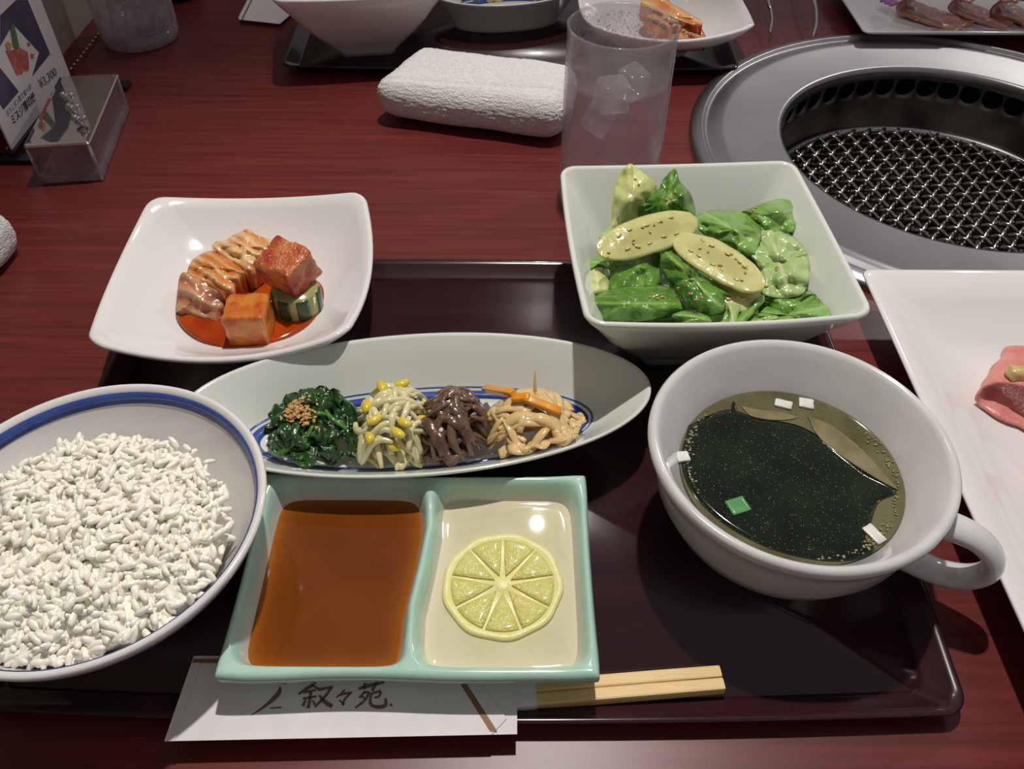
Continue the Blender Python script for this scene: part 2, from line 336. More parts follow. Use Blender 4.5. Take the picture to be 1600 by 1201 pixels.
def ribbon2d(pl):
    """tapered brush stroke (x, y, halfwidth) -> quads in the plane"""
    a = np.array(pl, float); 
    xy = spline(np.c_[a, ], max(6, 5 * len(a))) if len(a) > 2 else np.array([a[0] + (a[1] - a[0]) * t for t in np.linspace(0, 1, 5)])
    d = np.gradient(xy[:, :2], axis=0); d /= np.linalg.norm(d, axis=1)[:, None] + 1e-9; nrm = np.c_[-d[:, 1], d[:, 0]]
    return xy[:, :2] + nrm * xy[:, 2:3], xy[:, :2] - nrm * xy[:, 2:3]

# ================================================================== SETTING
def struct(name, VF, m, org=(0, 0, 0), smooth=False):
    o = build(name, VF[0], VF[1], m, org, smooth=smooth); o['kind'] = 'structure'; return o
wall_x = P(125, 56, 0)[0] - 0.002
struct('wall_left', box((wall_x - 0.02, 1.2, 0.1), (0.02, 1.6, 0.85), 0.002), 'wall')
struct('floor', box((0.6, 1.0, -0.76), (1.8, 2.2, 0.02), 0.002), 'pit')

# table: slab with a round opening for the grill
GC = np.array([0.356, 0.6093]); GR = 0.1371
def table_top():
    x0, x1, y0, y1, zt, zb = wall_x + 0.0005, 1.15, -0.12, 1.5, 0.0, -0.04
    N = 96; t = np.linspace(0, 2 * math.pi, N, endpoint=False); c, s = np.cos(t), np.sin(t)
    inner = np.c_[GC[0] + (GR + 0.05) * c, GC[1] + (GR + 0.05) * s]
    outer = []
    for ci, si in zip(c, s):
        k = min(((x1 - GC[0]) / ci if ci > 1e-9 else 1e9), ((x0 - GC[0]) / ci if ci < -1e-9 else 1e9), ((y1 - GC[1]) / si if si > 1e-9 else 1e9), ((y0 - GC[1]) / si if si < -1e-9 else 1e9))
        outer.append((GC[0] + k * ci, GC[1] + k * si))
    outer = np.array(outer)
    for X in ((x1, y1), (x0, y1), (x0, y0), (x1, y0)): outer[np.argmin(np.hypot(*(outer - X).T))] = X
    L = [np.c_[inner, np.full(N, zb)], np.c_[inner, np.full(N, zt)], np.c_[outer, np.full(N, zt)], np.c_[outer, np.full(N, zb)], np.c_[inner, np.full(N, zb)]]
    return loft(L)
tb = Thing('dining_table', 'dark red wood-grain restaurant table with a round grill opening', 'table', (0.35, 0.6, -0.74))
tb.part('tabletop', table_top(), 'table', smooth=False)
for sx, sy in ((-0.3, 0.0), (1.05, 0.0), (-0.3, 1.35), (1.05, 1.35)):
    tb.part('leg', box((sx, sy, -0.39), (0.035, 0.035, 0.35), 0.004), 'black')

# row of little brass beads along the wall side of the table
a, b = P(0, 258, 0), P(158, 48, 0); beads = []
bd = bpy.data.objects.new('trim_1', None); COL.objects.link(bd); bd.location = (a[0], a[1], 0); bd['kind'] = 'structure'
bx0 = a[0] - 0.0; me_b = None
for i in range(60):
    y = 0.50 + i * 0.0082
    V, F = ball((0, 0, 0.0018), (0.0014, 0.0022, 0.0014), 8, 4)
    if me_b is None:
        o = build('bead', V, F, 'bead', (0, 0, 0), bd); me_b = o.data
    else:
        o = bpy.data.objects.new('bead', me_b); COL.objects.link(o); o.parent = bd
    o.location = (-0.4065 - a[0], y - a[1], 0)
o = build('strip', *box((-0.4065, 0.745, 0.0003), (0.0026, 0.25, 0.0004), 0.0002), M['table'], (a[0], a[1], 0), bd)

# ================================================================== GRILL
g = Thing('table_grill', 'round stainless steel charcoal grill sunk into the red table', 'grill', (GC[0], GC[1], 0))
ro = 0.2125
prof = [(ro, 0.0), (ro, 0.004), (ro - 0.002, 0.0062), (ro - 0.009, 0.0082), (ro - 0.011, 0.008), (ro - 0.0125, 0.0055), (ro - 0.016, 0.0055), (ro - 0.019, 0.0072), (ro - 0.028, 0.0072), (ro - 0.030, 0.0064), (GR + 0.004, 0.0066), (GR + 0.001, 0.0058), (GR, 0.003), (GR, -0.004), (GR + 0.004, -0.004), (GR + 0.004, 0.0)]
g.part('flange', lathe(GC, prof, 128, False, False), 'steel')
def vent_wall(R, z0, z1, n, hr, zc):
    V, F = [], []; da = 2 * math.pi / n; K = 24
    for i in range(n):
        am = i * da; base = len(V)
        for k in range(K):
            t = 2 * math.pi * k / K; c, s = math.cos(t), math.sin(t); m = max(abs(c), abs(s))
            aa = am + da / 2 * c / m; zz = (z0 + z1) / 2 + (z1 - z0) / 2 * s / m
            V.append((GC[0] + R * math.cos(aa), GC[1] + R * math.sin(aa), zz))
        for k in range(K):
            t = 2 * math.pi * k / K; aa = am + hr * math.cos(t) / R
            V.append((GC[0] + R * math.cos(aa), GC[1] + R * math.sin(aa), zc + hr * math.sin(t)))
        for k in range(K):
            t = 2 * math.pi * k / K; aa = am + hr * math.cos(t) / R
            V.append((GC[0] + (R + 0.003) * math.cos(aa), GC[1] + (R + 0.003) * math.sin(aa), zc + hr * math.sin(t)))
        for k in range(K):
            k2 = (k + 1) % K
            F += [(base + k, base + k2, base + K + k2, base + K + k), (base + K + k, base + K + k2, base + 2 * K + k2, base + 2 * K + k)]
    return np.array(V), F
g.part('vent_wall', vent_wall(GR + 0.003, -0.026, -0.003, 46, 0.0086, -0.0130), 'steel_dark')
g.part('lower_wall', lathe(GC, [(GR + 0.003, -0.026), (GR + 0.0035, -0.042), (GR + 0.002, -0.046), (GR + 0.002, -0.056), (GR - 0.001, -0.060)], 96, False, False), 'steel_dark')
g.part('outer_shell', lathe(GC, [(GR + 0.02, -0.001), (GR + 0.022, -0.03), (GR + 0.016, -0.09), (0.04, -0.10)], 64, False, True), 'pit')
NR, NZ = 0.1325, -0.054
g.part('net_ring', lathe(GC, [(GR + 0.001, NZ - 0.004), (GR, NZ + 0.002), (GR - 0.0015, NZ + 0.0035), (GR - 0.003, NZ + 0.002), (NR, NZ + 0.0005), (NR - 0.001, NZ - 0.003), (GR + 0.001, NZ - 0.004)], 128, False, False), 'steel')
net = Thing('grill_net', 'crimped wire grill net lying inside the steel grill', 'grill net', (GC[0], GC[1], NZ))
pitch = 0.0108
def wire(offset, direc):
    h = math.sqrt(max(1e-6, NR ** 2 - offset ** 2)); n = max(8, int(2 * h / pitch * 6)); s = np.linspace(-h, h, n)
    k = round(offset / pitch - 0.5)
    z = NZ + 0.0023 * np.cos(math.pi * (s / pitch - 0.5) + math.pi * k + (0 if direc == 0 else math.pi))
    d = np.array([math.cos(math.radians(52)), math.sin(math.radians(52))]) if direc == 0 else np.array([math.cos(math.radians(142)), math.sin(math.radians(142))])
    q = np.array([-d[1], d[0]]) * (1 if direc == 0 else -1)
    p = GC + s[:, None] * d + offset * q
    return tube(np.c_[p, z], 0.0019, 7)
nw = int(NR / pitch)
for direc in (0, 1):
    for k in range(-nw, nw):
        net.part('wire', wire((k + 0.5) * pitch, direc), 'wire')
# stones under the net
vf_d, vf_t = [], []
for i in range(520):
    r = 0.13 * math.sqrt(random.random()); t = random.random() * 6.283
    b_ = ball((0, 0, 0), (0.0065 * random.uniform(.7, 1.2), 0.005 * random.uniform(.7, 1.2), 0.0035), 7, 3)
    R = rotmat((random.random(), random.random(), random.random() + .2), random.random() * 6)
    v = b_[0] @ R.T + np.array([GC[0] + r * math.cos(t), GC[1] + r * math.sin(t), -0.072 + random.uniform(-.004, .004)])
    (vf_t if random.random() < 0.07 else vf_d).append((v, b_[1]))
solo('ceramic_stones', 'bed of small dark ceramic stones beneath the grill net', 'stones', join(*vf_d), 'stone_dark', kind='stuff', smooth=False)
solo('tan_stones', 'scattered tan ceramic stones seen through the grill net', 'stones', join(*vf_t), 'stone_tan', kind='stuff', smooth=False)

# ================================================================== TRAYS
def tray(label, cx, cy, hx, hy, by):
    t = Thing('serving_tray', label, 'tray', (cx, cy, 0))
    L = lambda ix, z, rc: sqloop((cx, cy), 0, hx - ix, hy - ix, rc, z, 0.002, by)
    t.part('base', loft([L(0.018, 0.0, 0.010), L(0.015, 0.0008, 0.010), L(0.013, 0.0020, 0.009), L(0.0135, 0.0030, 0.008)], True, True), 'tray')
    t.part('rim', loft([L(0.013, 0.0012, 0.009), L(0.002, 0.0080, 0.009), L(0.0, 0.0090, 0.010), L(0.0003, 0.0100, 0.0098), L(0.002, 0.0102, 0.009), L(0.0045, 0.0088, 0.009), L(0.0115, 0.0036, 0.008), L(0.0135, 0.0030, 0.008), L(0.013, 0.0012, 0.009)]), 'tray')
    return t
tray('dark lacquer tray carrying the rice bowl, sauce dish and soup cup', -0.0213, 0.2985, 0.2148, 0.1512, 0.0050)
tray('dark lacquer tray at the far side, behind the white towel', -0.003, 0.888, 0.208, 0.152, 0.004)

# ================================================================== DISHES
TZ = 0.0031      # tray floor
# ---- rice bowl
rc = np.array([-0.1800, 0.2095])
rb = Thing('rice_bowl', 'white round rice bowl with a blue band inside the rim', 'bowl', (*rc, TZ))
prof_out = [(0.026, TZ), (0.028, TZ), (0.0285, TZ + 0.006), (0.030, TZ + 0.0075), (0.0425, 0.0195), (0.0555, 0.035), (0.0690, 0.053), (0.0742, 0.0625), (0.0748, 0.0642), (0.0740, 0.0655), (0.0722, 0.0655), (0.0708, 0.0635), (0.0662, 0.0540), (0.0525, 0.0370), (0.037, 0.0225), (0.025, 0.0155), (0.008, 0.0142)]
prof_out = prof_out[:3] + [tuple(q) for q in spline(np.array(prof_out[3:8]), 16)] + prof_out[8:11] + [tuple(q) for q in spline(np.array(prof_out[11:]), 18)]
rb.part('body', lathe(rc, prof_out, 96), 'porc')
rb.part('inner_stripe', lathe(rc, [(0.0706, 0.0634), (0.0703, 0.0634), (0.0681, 0.0580), (0.0685, 0.0578)], 96, False, False), 'blue')
rb.part('outer_line', lathe(rc, [(0.0715, 0.0580), (0.0722, 0.0579), (0.0731, 0.0598), (0.0726, 0.0600)], 96, False, False), 'bluegrey')
# ---- rice
RC = np.array([-0.1835, 0.2005])
def rice_h(x, y):
    r = math.hypot(x, y); return 0.0520 + 0.007 * (1 - (r / 0.062) ** 2) + 0.0045 * mnoise.noise(Vector((x * 55, y * 55, 3.1))) + 0.003 * mnoise.noise(Vector((x * 130, y * 130, 8.1)))
vf = []
L = []
for k, r in enumerate((0.060, 0.055, 0.048, 0.040, 0.032, 0.024, 0.016, 0.008, 0.002)):
    q = ring(RC, r * 0.985, 0, 48); q[:, 2] = [rice_h(p[0] - RC[0], p[1] - RC[1]) - (0.0002 if k else 0.008) for p in q]
    for p in q:      # keep the mound inside the bowl wall
        lim = 0.0510 + (p[2] - 0.037) * 0.80 + 0.0004; dd_ = p[:2] - rc; n_ = np.hypot(*dd_)
        if n_ > lim: p[:2] = rc + dd_ * lim / n_
    L.append(q)
vf.append(loft([ring(rc, 0.036, 0.0265, 48)] + L, True, True))
gV, gF = ball((0, 0, 0), (0.0039, 0.0016, 0.0014), 8, 5)
for i in range(2900):
    r = (0.0585 + 0.0035 * math.sin(i * 1.7)) * math.sqrt(random.random()); t = random.random() * 6.283; x, y = r * math.cos(t), r * math.sin(t)
    if math.hypot(RC[0] + x - rc[0], RC[1] + y - rc[1]) > 0.0628: continue
    s = random.uniform(0.85, 1.15)
    R = rotmat((0, 0, 1), random.random() * 6.283) @ rotmat((0, 1, 0), random.gauss(0, 0.45)) @ rotmat((1, 0, 0), random.random() * 3)
    V = gV.copy(); V[:, 2] += 40 * V[:, 0] ** 2 * random.uniform(-1, 1)
    vf.append((V * s @ R.T + np.array([RC[0] + x, RC[1] + y, rice_h(x, y) - 0.0012 + random.random() ** 3 * 0.0050]), gF))
solo('steamed_rice', 'mound of steamed white rice filling the blue-banded bowl', 'rice', join(*vf), 'rice', kind='stuff')

# ---- soup cup
mc = np.array([0.1297, 0.2448])
mg = Thing('soup_cup', 'wide white porcelain soup cup with one round handle', 'cup', (*mc, TZ))
mg.part('body', lathe(mc, [(0.030, TZ), (0.034, TZ), (0.035, TZ + 0.003), (0.044, 0.0150), (0.0545, 0.0270), (0.0605, 0.0400), (0.0632, 0.0540), (0.0645, 0.0605), (0.0670, 0.0640), (0.0682, 0.0675), (0.0680, 0.0695), (0.0668, 0.0708), (0.0648, 0.0708), (0.0630, 0.0690), (0.0600, 0.0640), (0.0555, 0.0570), (0.0518, 0.0500), (0.0470, 0.0400), (0.040, 0.027), (0.028, 0.017), (0.008, 0.0150)], 112), 'porc_cup')
rimring = lathe(mc, [(0.0636, 0.0697), (0.0640, 0.0702), (0.0648, 0.0702), (0.0650, 0.0697)], 112, False, False)
# handle: loops from below the rim, out to the right and back to the lower wall
d = np.array([0.875, -0.485]); d /= np.linalg.norm(d); sd = np.array([-d[1], d[0]])
hp = [(0.058, 0.053), (0.068, 0.0545), (0.080, 0.0535), (0.0895, 0.047), (0.0925, 0.037), (0.087, 0.0275), (0.076, 0.0225), (0.062, 0.0235), (0.052, 0.027)]
pts = spline([(*(mc + d * r), z) for r, z in hp], 40)
k = np.linspace(0, 1, 40); rad = 0.0068 + 0.0018 * np.cos(2 * math.pi * k) * 0 + 0.002 * (np.abs(k - 0.5) * 2) ** 3
V, F = tube(pts, rad, 14, 0.66, up=(0, 0, 1)); mg.part('handle', (V, F), 'porc_cup')
sz = 0.0498
solo('broth', 'clear yellowish broth filling the white soup cup', 'soup', lathe(mc, [(0.046, 0.0400), (0.0512, sz - 0.0002), (0.0505, sz), (0.0495, sz - 0.0001)], 96), 'soup')
def film(name, label, cat, outline, m, z, thick=0.0003, dome=0.0, **kw):
    pts = spline([P(*q, z) for q in outline + outline[:1]], 10 * len(outline))[:-1]
    c = pts.mean(0); L = [pts - (0, 0, thick), pts, c + (pts - c) * 0.93 + (0, 0, dome + 0.0001), c + (pts - c) * 0.5 + (0, 0, dome + 0.00015)]
    return solo(name, label, cat, loft(L, True, True), m, **kw)
film('wakame_seaweed', 'large dark green seaweed sheet floating across the soup', 'seaweed', [(1076, 664), (1120, 643), (1147, 640), (1180, 652), (1240, 662), (1278, 680), (1310, 705), (1355, 740), (1402, 766), (1376, 782), (1366, 800), (1360, 822), (1352, 840), (1366, 860), (1330, 875), (1275, 874), (1212, 859), (1155, 833), (1107, 798), (1076, 760), (1064, 715)], 'wakame', sz + 0.00025, 0.0005)
film('wakame_seaweed', 'small pointed seaweed tip at the far side of the soup', 'seaweed', [(1140, 645), (1146, 626), (1152, 646)], 'wakame', sz + 0.0005, 0.0004)
film('onion_slice', 'translucent curved onion slice along the far right of the soup', 'onion', [(1262, 650), (1300, 665), (1350, 705), (1386, 745), (1402, 764), (1368, 746), (1330, 722), (1298, 700), (1275, 676)], 'broth_clear', sz + 0.0005, 0.0004)
film('onion_slice', 'short translucent onion piece at the far rim of the soup', 'onion', [(1158, 634), (1185, 640), (1220, 643), (1245, 652), (1215, 656), (1175, 650)], 'broth_clear', sz + 0.0004, 0.0004)
for lab, (cx, cy), (hx, hy), rz in (('white leek bit touching the far soup rim, left of its twin', (1224, 631), (0.0042, 0.0026), -0.35), ('white leek bit at the far soup rim, nearest the bright reflection', (1260, 630), (0.0036, 0.0032), -0.25), ('white leek bit by the left rim of the soup', (1067, 713), (0.0030, 0.0030), 0.15), ('white leek bit at the lower right of the soup', (1366, 834), (0.0048, 0.0026), -1.05)):
    p = P(cx, cy, sz + 0.0006); solo('leek_piece', lab, 'leek', box(p, (hx, hy, 0.0006), 0.0003, rotmat((0, 0, 1), rz), 0.0004, 300), 'leek', group='white leek bits in the soup')
p = P(1153, 790, sz + 0.0007); solo('green_leek_piece', 'square green leek bit floating on the dark seaweed', 'leek', box(p, (0.0046, 0.0040, 0.0006), 0.0003, rotmat((0, 0, 1), 0.35)), 'leek_green')
vf = []
for i in range(1400):
    r = 0.0492 * math.sqrt(random.random()); t = random.random() * 6.283; s = random.uniform(0.00009, 0.00024)
    vf.append(ball((mc[0] + r * math.cos(t), mc[1] + r * math.sin(t), sz + 0.00045), (s, s, s * 0.6), 6, 3))
for i in range(160):
    t = random.choice([random.gauss(2.9, .25), random.gauss(0.1, .3), random.gauss(-0.9, .3)]); r = 0.0475 + random.gauss(0, .0012); s = random.uniform(0.0003, 0.0006)
    if r > 0.0498: continue
    vf.append(ball((mc[0] + r * math.cos(t), mc[1] + r * math.sin(t), sz + 0.0003), (s * 1.5, s, s * 0.6), 6, 3))
solo('oil_specks', 'fine golden oil and sesame specks dotted over the soup', 'oil specks', join(*vf), 'oil', kind='stuff')

# ---- square salad bowl (also used at the far side)
def square_bowl(label, c, rot, a, zr, zf, base_h, m):
    t = Thing('square_bowl', label, 'bowl', (*c, zf))
    h = zr - zf; Lp = lambda f, z, rc_, bow=0.0: sqloop(c, rot, f, f, rc_, z, bow, bow, 0.002 if z > zf + 0.7 * h else 0)
    loops = [Lp(base_h - 0.003, zf, 0.008), Lp(base_h, zf, 0.008), Lp(base_h + 0.001, zf + 0.004, 0.008)]
    for f in (0.18, 0.35, 0.55, 0.75, 0.92): loops.append(Lp(base_h + (a - base_h) * f ** 0.85 + 0.0, zf + 0.004 + (h - 0.006) * f, 0.010, 0.002 * f))
    loops += [Lp(a, zr - 0.0015, 0.010, 0.002), Lp(a - 0.0007, zr, 0.0095, 0.002), Lp(a - 0.0025, zr, 0.008, 0.002), Lp(a - 0.0035, zr - 0.0012, 0.007, 0.002)]
    for f in (0.9, 0.72, 0.5, 0.3, 0.14): loops.append(Lp(base_h + (a - base_h) * f ** 0.85 - 0.0042, zf + 0.009 + (h - 0.011) * f, 0.006, 0.002 * f))
    loops += [Lp(base_h - 0.004, zf + 0.009, 0.006), Lp(base_h * 0.5, zf + 0.0085, 0.004)]
    t.part('body', loft(loops, True, True), m); return t
SB = np.array([0.1066, 0.3932]); SROT = math.radians(3.2)
square_bowl('deep square white bowl holding the green leaf salad', SB, SROT, 0.0738, 0.075, TZ, 0.031, 'porc_cool')

# ---- bowed square dish with raised corners
def corner_dish(label, c, rot, a, bow, zm, zc, zf, m, name='square_dish'):
    t = Thing(name, label, 'dish', (*c, zf))
    Lp = lambda f, z, zcor, bw, rc_: sqloop(c, rot, f, f, rc_, z, bw, bw, zcor)
    dz = zc - zm; fl = zf + 0.0168        # floor level: the dish stands on a square foot
    loops = [Lp(0.020, zf, 0, 0.003, 0.010), Lp(0.024, zf, 0, 0.003, 0.010), Lp(0.0245, zf + 0.009, 0, 0.003, 0.010), Lp(0.030, fl - 0.0030, 0, 0.005, 0.012)]
    for f in (0.25, 0.5, 0.75, 0.93): loops.append(Lp(0.031 + (a - 0.031) * f, fl - 0.0026 + (zm - fl) * f ** 1.9, dz * f ** 2, 0.006 + (bow - 0.006) * f, 0.010))
    loops += [Lp(a, zm - 0.0020, dz, bow, 0.010), Lp(a + 0.0002, zm - 0.0008, dz, bow, 0.010), Lp(a - 0.0008, zm + 0.0003, dz, bow, 0.0095), Lp(a - 0.0028, zm, dz, bow, 0.009)]
    for f in (0.88, 0.70, 0.48, 0.25, 0.08): loops.append(Lp(0.031 + (a - 0.031) * f - 0.003, fl + 0.0006 + (zm - fl) * f ** 1.9, dz * f ** 2, 0.006 + (bow - 0.006) * f, 0.010))
    loops += [Lp(0.018, fl, 0, 0.004, 0.010), Lp(0.006, fl, 0, 0.001, 0.004)]
    t.part('body', loft(loops, True, True), m); return t
KC = np.array([-0.1625, 0.4015])
corner_dish('white square dish with raised corners holding kimchi, beside the tray corner', KC, math.radians(3), 0.0690, 0.0085, 0.0415, 0.0505, TZ, 'porc')

# ---- oval dish
OC = np.array([-0.0486, 0.2977]); OR = math.radians(5.58)
od = Thing('oval_dish', 'long oval white dish holding four seasoned vegetables in a row', 'dish', (*OC, TZ))
def ol(rx, ry, z): return ring(OC, rx, z, 112, ry, OR)
orz = 0.0405
od.part('body', loft([ol(0.080, 0.020, TZ), ol(0.084, 0.0225, TZ), ol(0.085, 0.0235, TZ + 0.003), ol(0.097, 0.0315, 0.019), ol(0.1085, 0.0395, 0.029), ol(0.1198, 0.0485, orz - 0.0025), ol(0.1221, 0.0501, orz - 0.001), ol(0.1220, 0.0500, orz), ol(0.1208, 0.0490, orz + 0.0003), ol(0.1190, 0.0476, orz - 0.001), ol(0.1075, 0.0385, 0.0302), ol(0.0960, 0.0310, 0.0205), ol(0.0870, 0.0245, 0.0150), ol(0.078, 0.0195, 0.0132), ol(0.040, 0.010, 0.0128)], True, True), 'porc_cool')
od.part('blue_band', loft([ol(0.0905, 0.0270, 0.0170), ol(0.0905, 0.0270, 0.0174), ol(0.0855, 0.0235, 0.0149), ol(0.0855, 0.0235, 0.0145)]), 'blue')
od.part('blue_line', loft([ol(0.0930, 0.0289, 0.0186), ol(0.0930, 0.0289, 0.0190), ol(0.0921, 0.0283, 0.0184), ol(0.0921, 0.0283, 0.0180)]), 'blue')

# ---- divided celadon sauce dish
sx0, sx1, sy0, sy1 = -0.1210, 0.0370, 0.1512, 0.2566; ZT, ZF = 0.0315, 0.0085
dv = np.array([P(*q, ZT)[:2] for q in ((644, 1040), (640, 1000), (644, 944), (660, 880), (672, 820), (672, 760))])
def xd(y): return float(np.interp(y, dv[:, 1], dv[:, 0]))
def comp_d(x, y):
    """distance inside the nearest compartment (negative on rim and divider)"""
    w_, k = 0.0058, 0.004
    def sm(*v):
        v = np.array(v); return float(-k * math.log(np.exp(-v / k).sum())) + 0.0012
    yb = min(y - sy0 - w_ - 0.0015, sy1 - w_ - y)
    dl = sm(x - sx0 - w_, xd(y) - 0.0030 - x, y - sy0 - w_ - 0.0015, sy1 - w_ - y)
    dr = sm(x - xd(y) - 0.0030, sx1 - w_ - x, y - sy0 - w_ - 0.0015, sy1 - w_ - y)
    return dl, dr
def sauce_body():
    nx, ny = 132, 92; V = []; Wt = []
    for j in range(ny + 1):
        for i in range(nx + 1):
            u, v = -1 + 2 * i / nx, -1 + 2 * j / ny
            cu = u * (1 - 0.010 * abs(v) ** 10); cv = v * (1 - 0.016 * abs(u) ** 14)
            cu *= 1 - 0.012 * (1 - v * v); cv *= 1 - 0.02 * (1 - u * u) + (0.010 * math.sin(u * 5.5) if v < 0 else 0)
            x = (sx0 + sx1) / 2 + (sx1 - sx0) / 2 * cu; y = (sy0 + sy1) / 2 + (sy1 - sy0) / 2 * cv
            dl, dr = comp_d(x, y); d_ = max(dl, dr)
            s = min(1, max(0, (d_ + 0.0015) / 0.0095)); s = s * s * (3 - 2 * s); z = ZT - (ZT - ZF) * s
            e = min((1 - abs(u)) * (sx1 - sx0) / 2, (1 - abs(v)) * (sy1 - sy0) / 2); f = min(1, e / 0.0032); z -= 0.0026 * (1 - math.sqrt(max(0, 1 - (1 - f) ** 2)))
            dd = min(math.hypot(x - sx_, y - sy_) for sx_, sy_ in ((sx0, sy0), (sx1, sy0), (sx0, sy1), (sx1, sy1))); z += 0.0015 * math.exp(-(dd / 0.012) ** 2)
            V.append((x, y, z)); Wt.append(min(1, max(0, (s - 0.26) / 0.16)))
    F = [(j * (nx + 1) + i, j * (nx + 1) + i + 1, (j + 1) * (nx + 1) + i + 1, (j + 1) * (nx + 1) + i) for j in range(ny) for i in range(nx)]
    V = np.array(V); edge = list(range(nx + 1)) + [j * (nx + 1) + nx for j in range(1, ny + 1)] + [ny * (nx + 1) + i for i in range(nx - 1, -1, -1)] + [j * (nx + 1) for j in range(ny - 1, 0, -1)]
    c = np.array([(sx0 + sx1) / 2, (sy0 + sy1) / 2]); last = edge; allV = [V]; n = len(V); Wt = list(Wt)
    for f, z in ((0.997, ZT - 0.0045), (0.97, ZT - 0.010), (0.90, 0.013), (0.80, TZ + 0.002), (0.79, TZ)):
        e = V[edge].copy(); e[:, 0] = c[0] + (e[:, 0] - c[0]) * (1 - (1 - f) * 0.75); e[:, 1] = c[1] + 0.006 * (1 - f) / 0.2 + (e[:, 1] - c[1]) * f; e[:, 2] = z
        ids = list(range(n, n + len(e))); allV.append(e); n += len(e); Wt += [0.0] * len(e)
        F += [(last[k], ids[k], ids[(k + 1) % len(e)], last[(k + 1) % len(e)]) for k in range(len(e))]; last = ids
    F.append(tuple(last))
    return np.vstack(allV), F, np.array(Wt)
sd_ = Thing('sauce_dish', 'pale green celadon sauce dish divided into two wells', 'dish', ((sx0 + sx1) / 2, (sy0 + sy1) / 2, TZ))
V, F, Wt = sauce_body(); sd_.part('body', (V, F), 'celadon', attrs={'white': Wt})
def liquid(side, z):
    nx, ny = 70, 60; V, A, idx, F = [], [], {}, []
    xs = np.linspace(sx0, sx1, 150); ys = np.linspace(sy0, sy1, 100); thr = 0.0040
    for j, y in enumerate(ys):
        for i, x in enumerate(xs):
            d_ = comp_d(x, y)[side]
            if d_ > 0.0012: idx[(i, j)] = len(V); V.append((x, y, z + 0.0004 * math.exp(-max(0, d_ - thr) / 0.0008))); A.append(math.exp(-max(0, d_ - thr) / 0.0035) if True else 0)
    for (i, j) in list(idx):
        q = [(i, j), (i + 1, j), (i + 1, j + 1), (i, j + 1)]
        if all(k in idx for k in q): F.append(tuple(idx[k] for k in q))
    return np.array(V), F, np.array(A)
SL = 0.0193
V, F, A = liquid(0, SL); solo('dipping_sauce', 'brown soy dipping sauce in the left well of the celadon dish', 'sauce', (V, F), 'sauce_brown', attrs={'shallow': A * 0.8})
V, F, A = liquid(1, SL); solo('lemon_sauce', 'cloudy pale lemon sauce in the right well of the celadon dish', 'sauce', (V, F), 'sauce_pale', attrs={'shallow': A * 0.9})
# lemon slice
lc = np.array([-0.0038, 0.2016]); lz = SL - 0.0004; lr = 0.0275
lm = Thing('lemon_slice', 'round lemon slice floating in the pale sauce', 'lemon', (*lc, lz))
def lem_ring(r, z, N=72):
    q = ring(lc, r, z, N); t = np.linspace(0, 2 * math.pi, N, endpoint=False); f = 1 + 0.015 * np.cos(9 * t + 0.4) + 0.01 * np.sin(2 * t); q[:, :2] = lc + (q[:, :2] - lc) * f[:, None]; return q
lm.part('rind', loft([lem_ring(lr - 0.001, lz), lem_ring(lr, lz + 0.0008), lem_ring(lr - 0.0006, lz + 0.0021), lem_ring(lr - 0.0026, lz + 0.0023), lem_ring(lr - 0.0034, lz + 0.0016), lem_ring(0.004, lz + 0.0014), lem_ring(0.0032, lz + 0.0021), lem_ring(0.001, lz + 0.0022)], True, True), 'lemon_rind')
nseg = 9
for k in range(nseg):
    a0, a1 = 2 * math.pi * k / nseg + 0.18, 2 * math.pi * (k + 1) / nseg + 0.18; g_ = 0.028
    ts = np.linspace(a0 + g_, a1 - g_, 8); out_ = [(0.0236 * math.cos(t), 0.0236 * math.sin(t)) for t in ts]
    am = (a0 + a1) / 2; tip = (0.0042 * math.cos(am), 0.0042 * math.sin(am)); m0 = [(0.013 * math.cos(t), 0.013 * math.sin(t)) for t in (a1 - g_ * 1.9, )]; m1 = [(0.013 * math.cos(t), 0.013 * math.sin(t)) for t in (a0 + g_ * 1.9, )]
    pl = np.array(out_ + m0 + [tip] + m1); c = pl.mean(0); L = []
    for f, z in ((1.0, lz + 0.0012), (1.0, lz + 0.0020), (0.93, lz + 0.0025), (0.5, lz + 0.0026)):
        q = c + (pl - c) * f; L.append(np.c_[q + lc, np.full(len(q), z)])
    lm.part('segment', loft(L, True, True), 'lemon_pulp')

# ================================================================== CHOPSTICKS AND SLEEVE
def PW(px, py, up=0.0):
    """point on the gently tilted paper sleeve"""
    d = ray(px, py); k = 0.03; z0 = 0.0113 + up      # z = z0 - k (y - 0.13)
    t = (z0 + k * 0.13 - CAMZ) / (d[2] + k * d[1]); return np.array([d[0] * t, d[1] * t, CAMZ + d[2] * t])
WN = np.array([0, 0.03, 1.0])
def wpoly(pts, up, th): return poly_on([PW(x, y, up) for x, y in pts][::-1], WN, th)
cs = Thing('chopstick_sleeve', 'white paper chopstick sleeve with brown lettering under the celadon dish', 'paper sleeve', PW(530, 1100))
cs.part('back_sheet', wpoly([(257, 1158), (808, 1147), (808, 1060), (800, 1022), (303, 1025)], 0.0, 0.0003), 'paper', smooth=False)
FS = cs.part('front_sheet', wpoly([(257, 1158), (768, 1147.8), (792, 1122), (750, 1068), (726, 1024), (303, 1025)], 0.0006, 0.0003), 'paper', smooth=False)
cs.part('side_fold', wpoly([(257, 1158), (273, 1157.7), (317, 1025), (303, 1025)], 0.0011, 0.0003), 'paper', smooth=False)
cs.part('stripe', wpoly([(718, 1066), (728, 1066), (777, 1142), (766, 1143)], 0.00095, 0.0001), 'ink', parent=FS, smooth=False)
cs.part('stripe', wpoly([(302, 1029), (345, 1029), (344, 1035), (300, 1035)], 0.0015, 0.0001), 'ink', smooth=False)
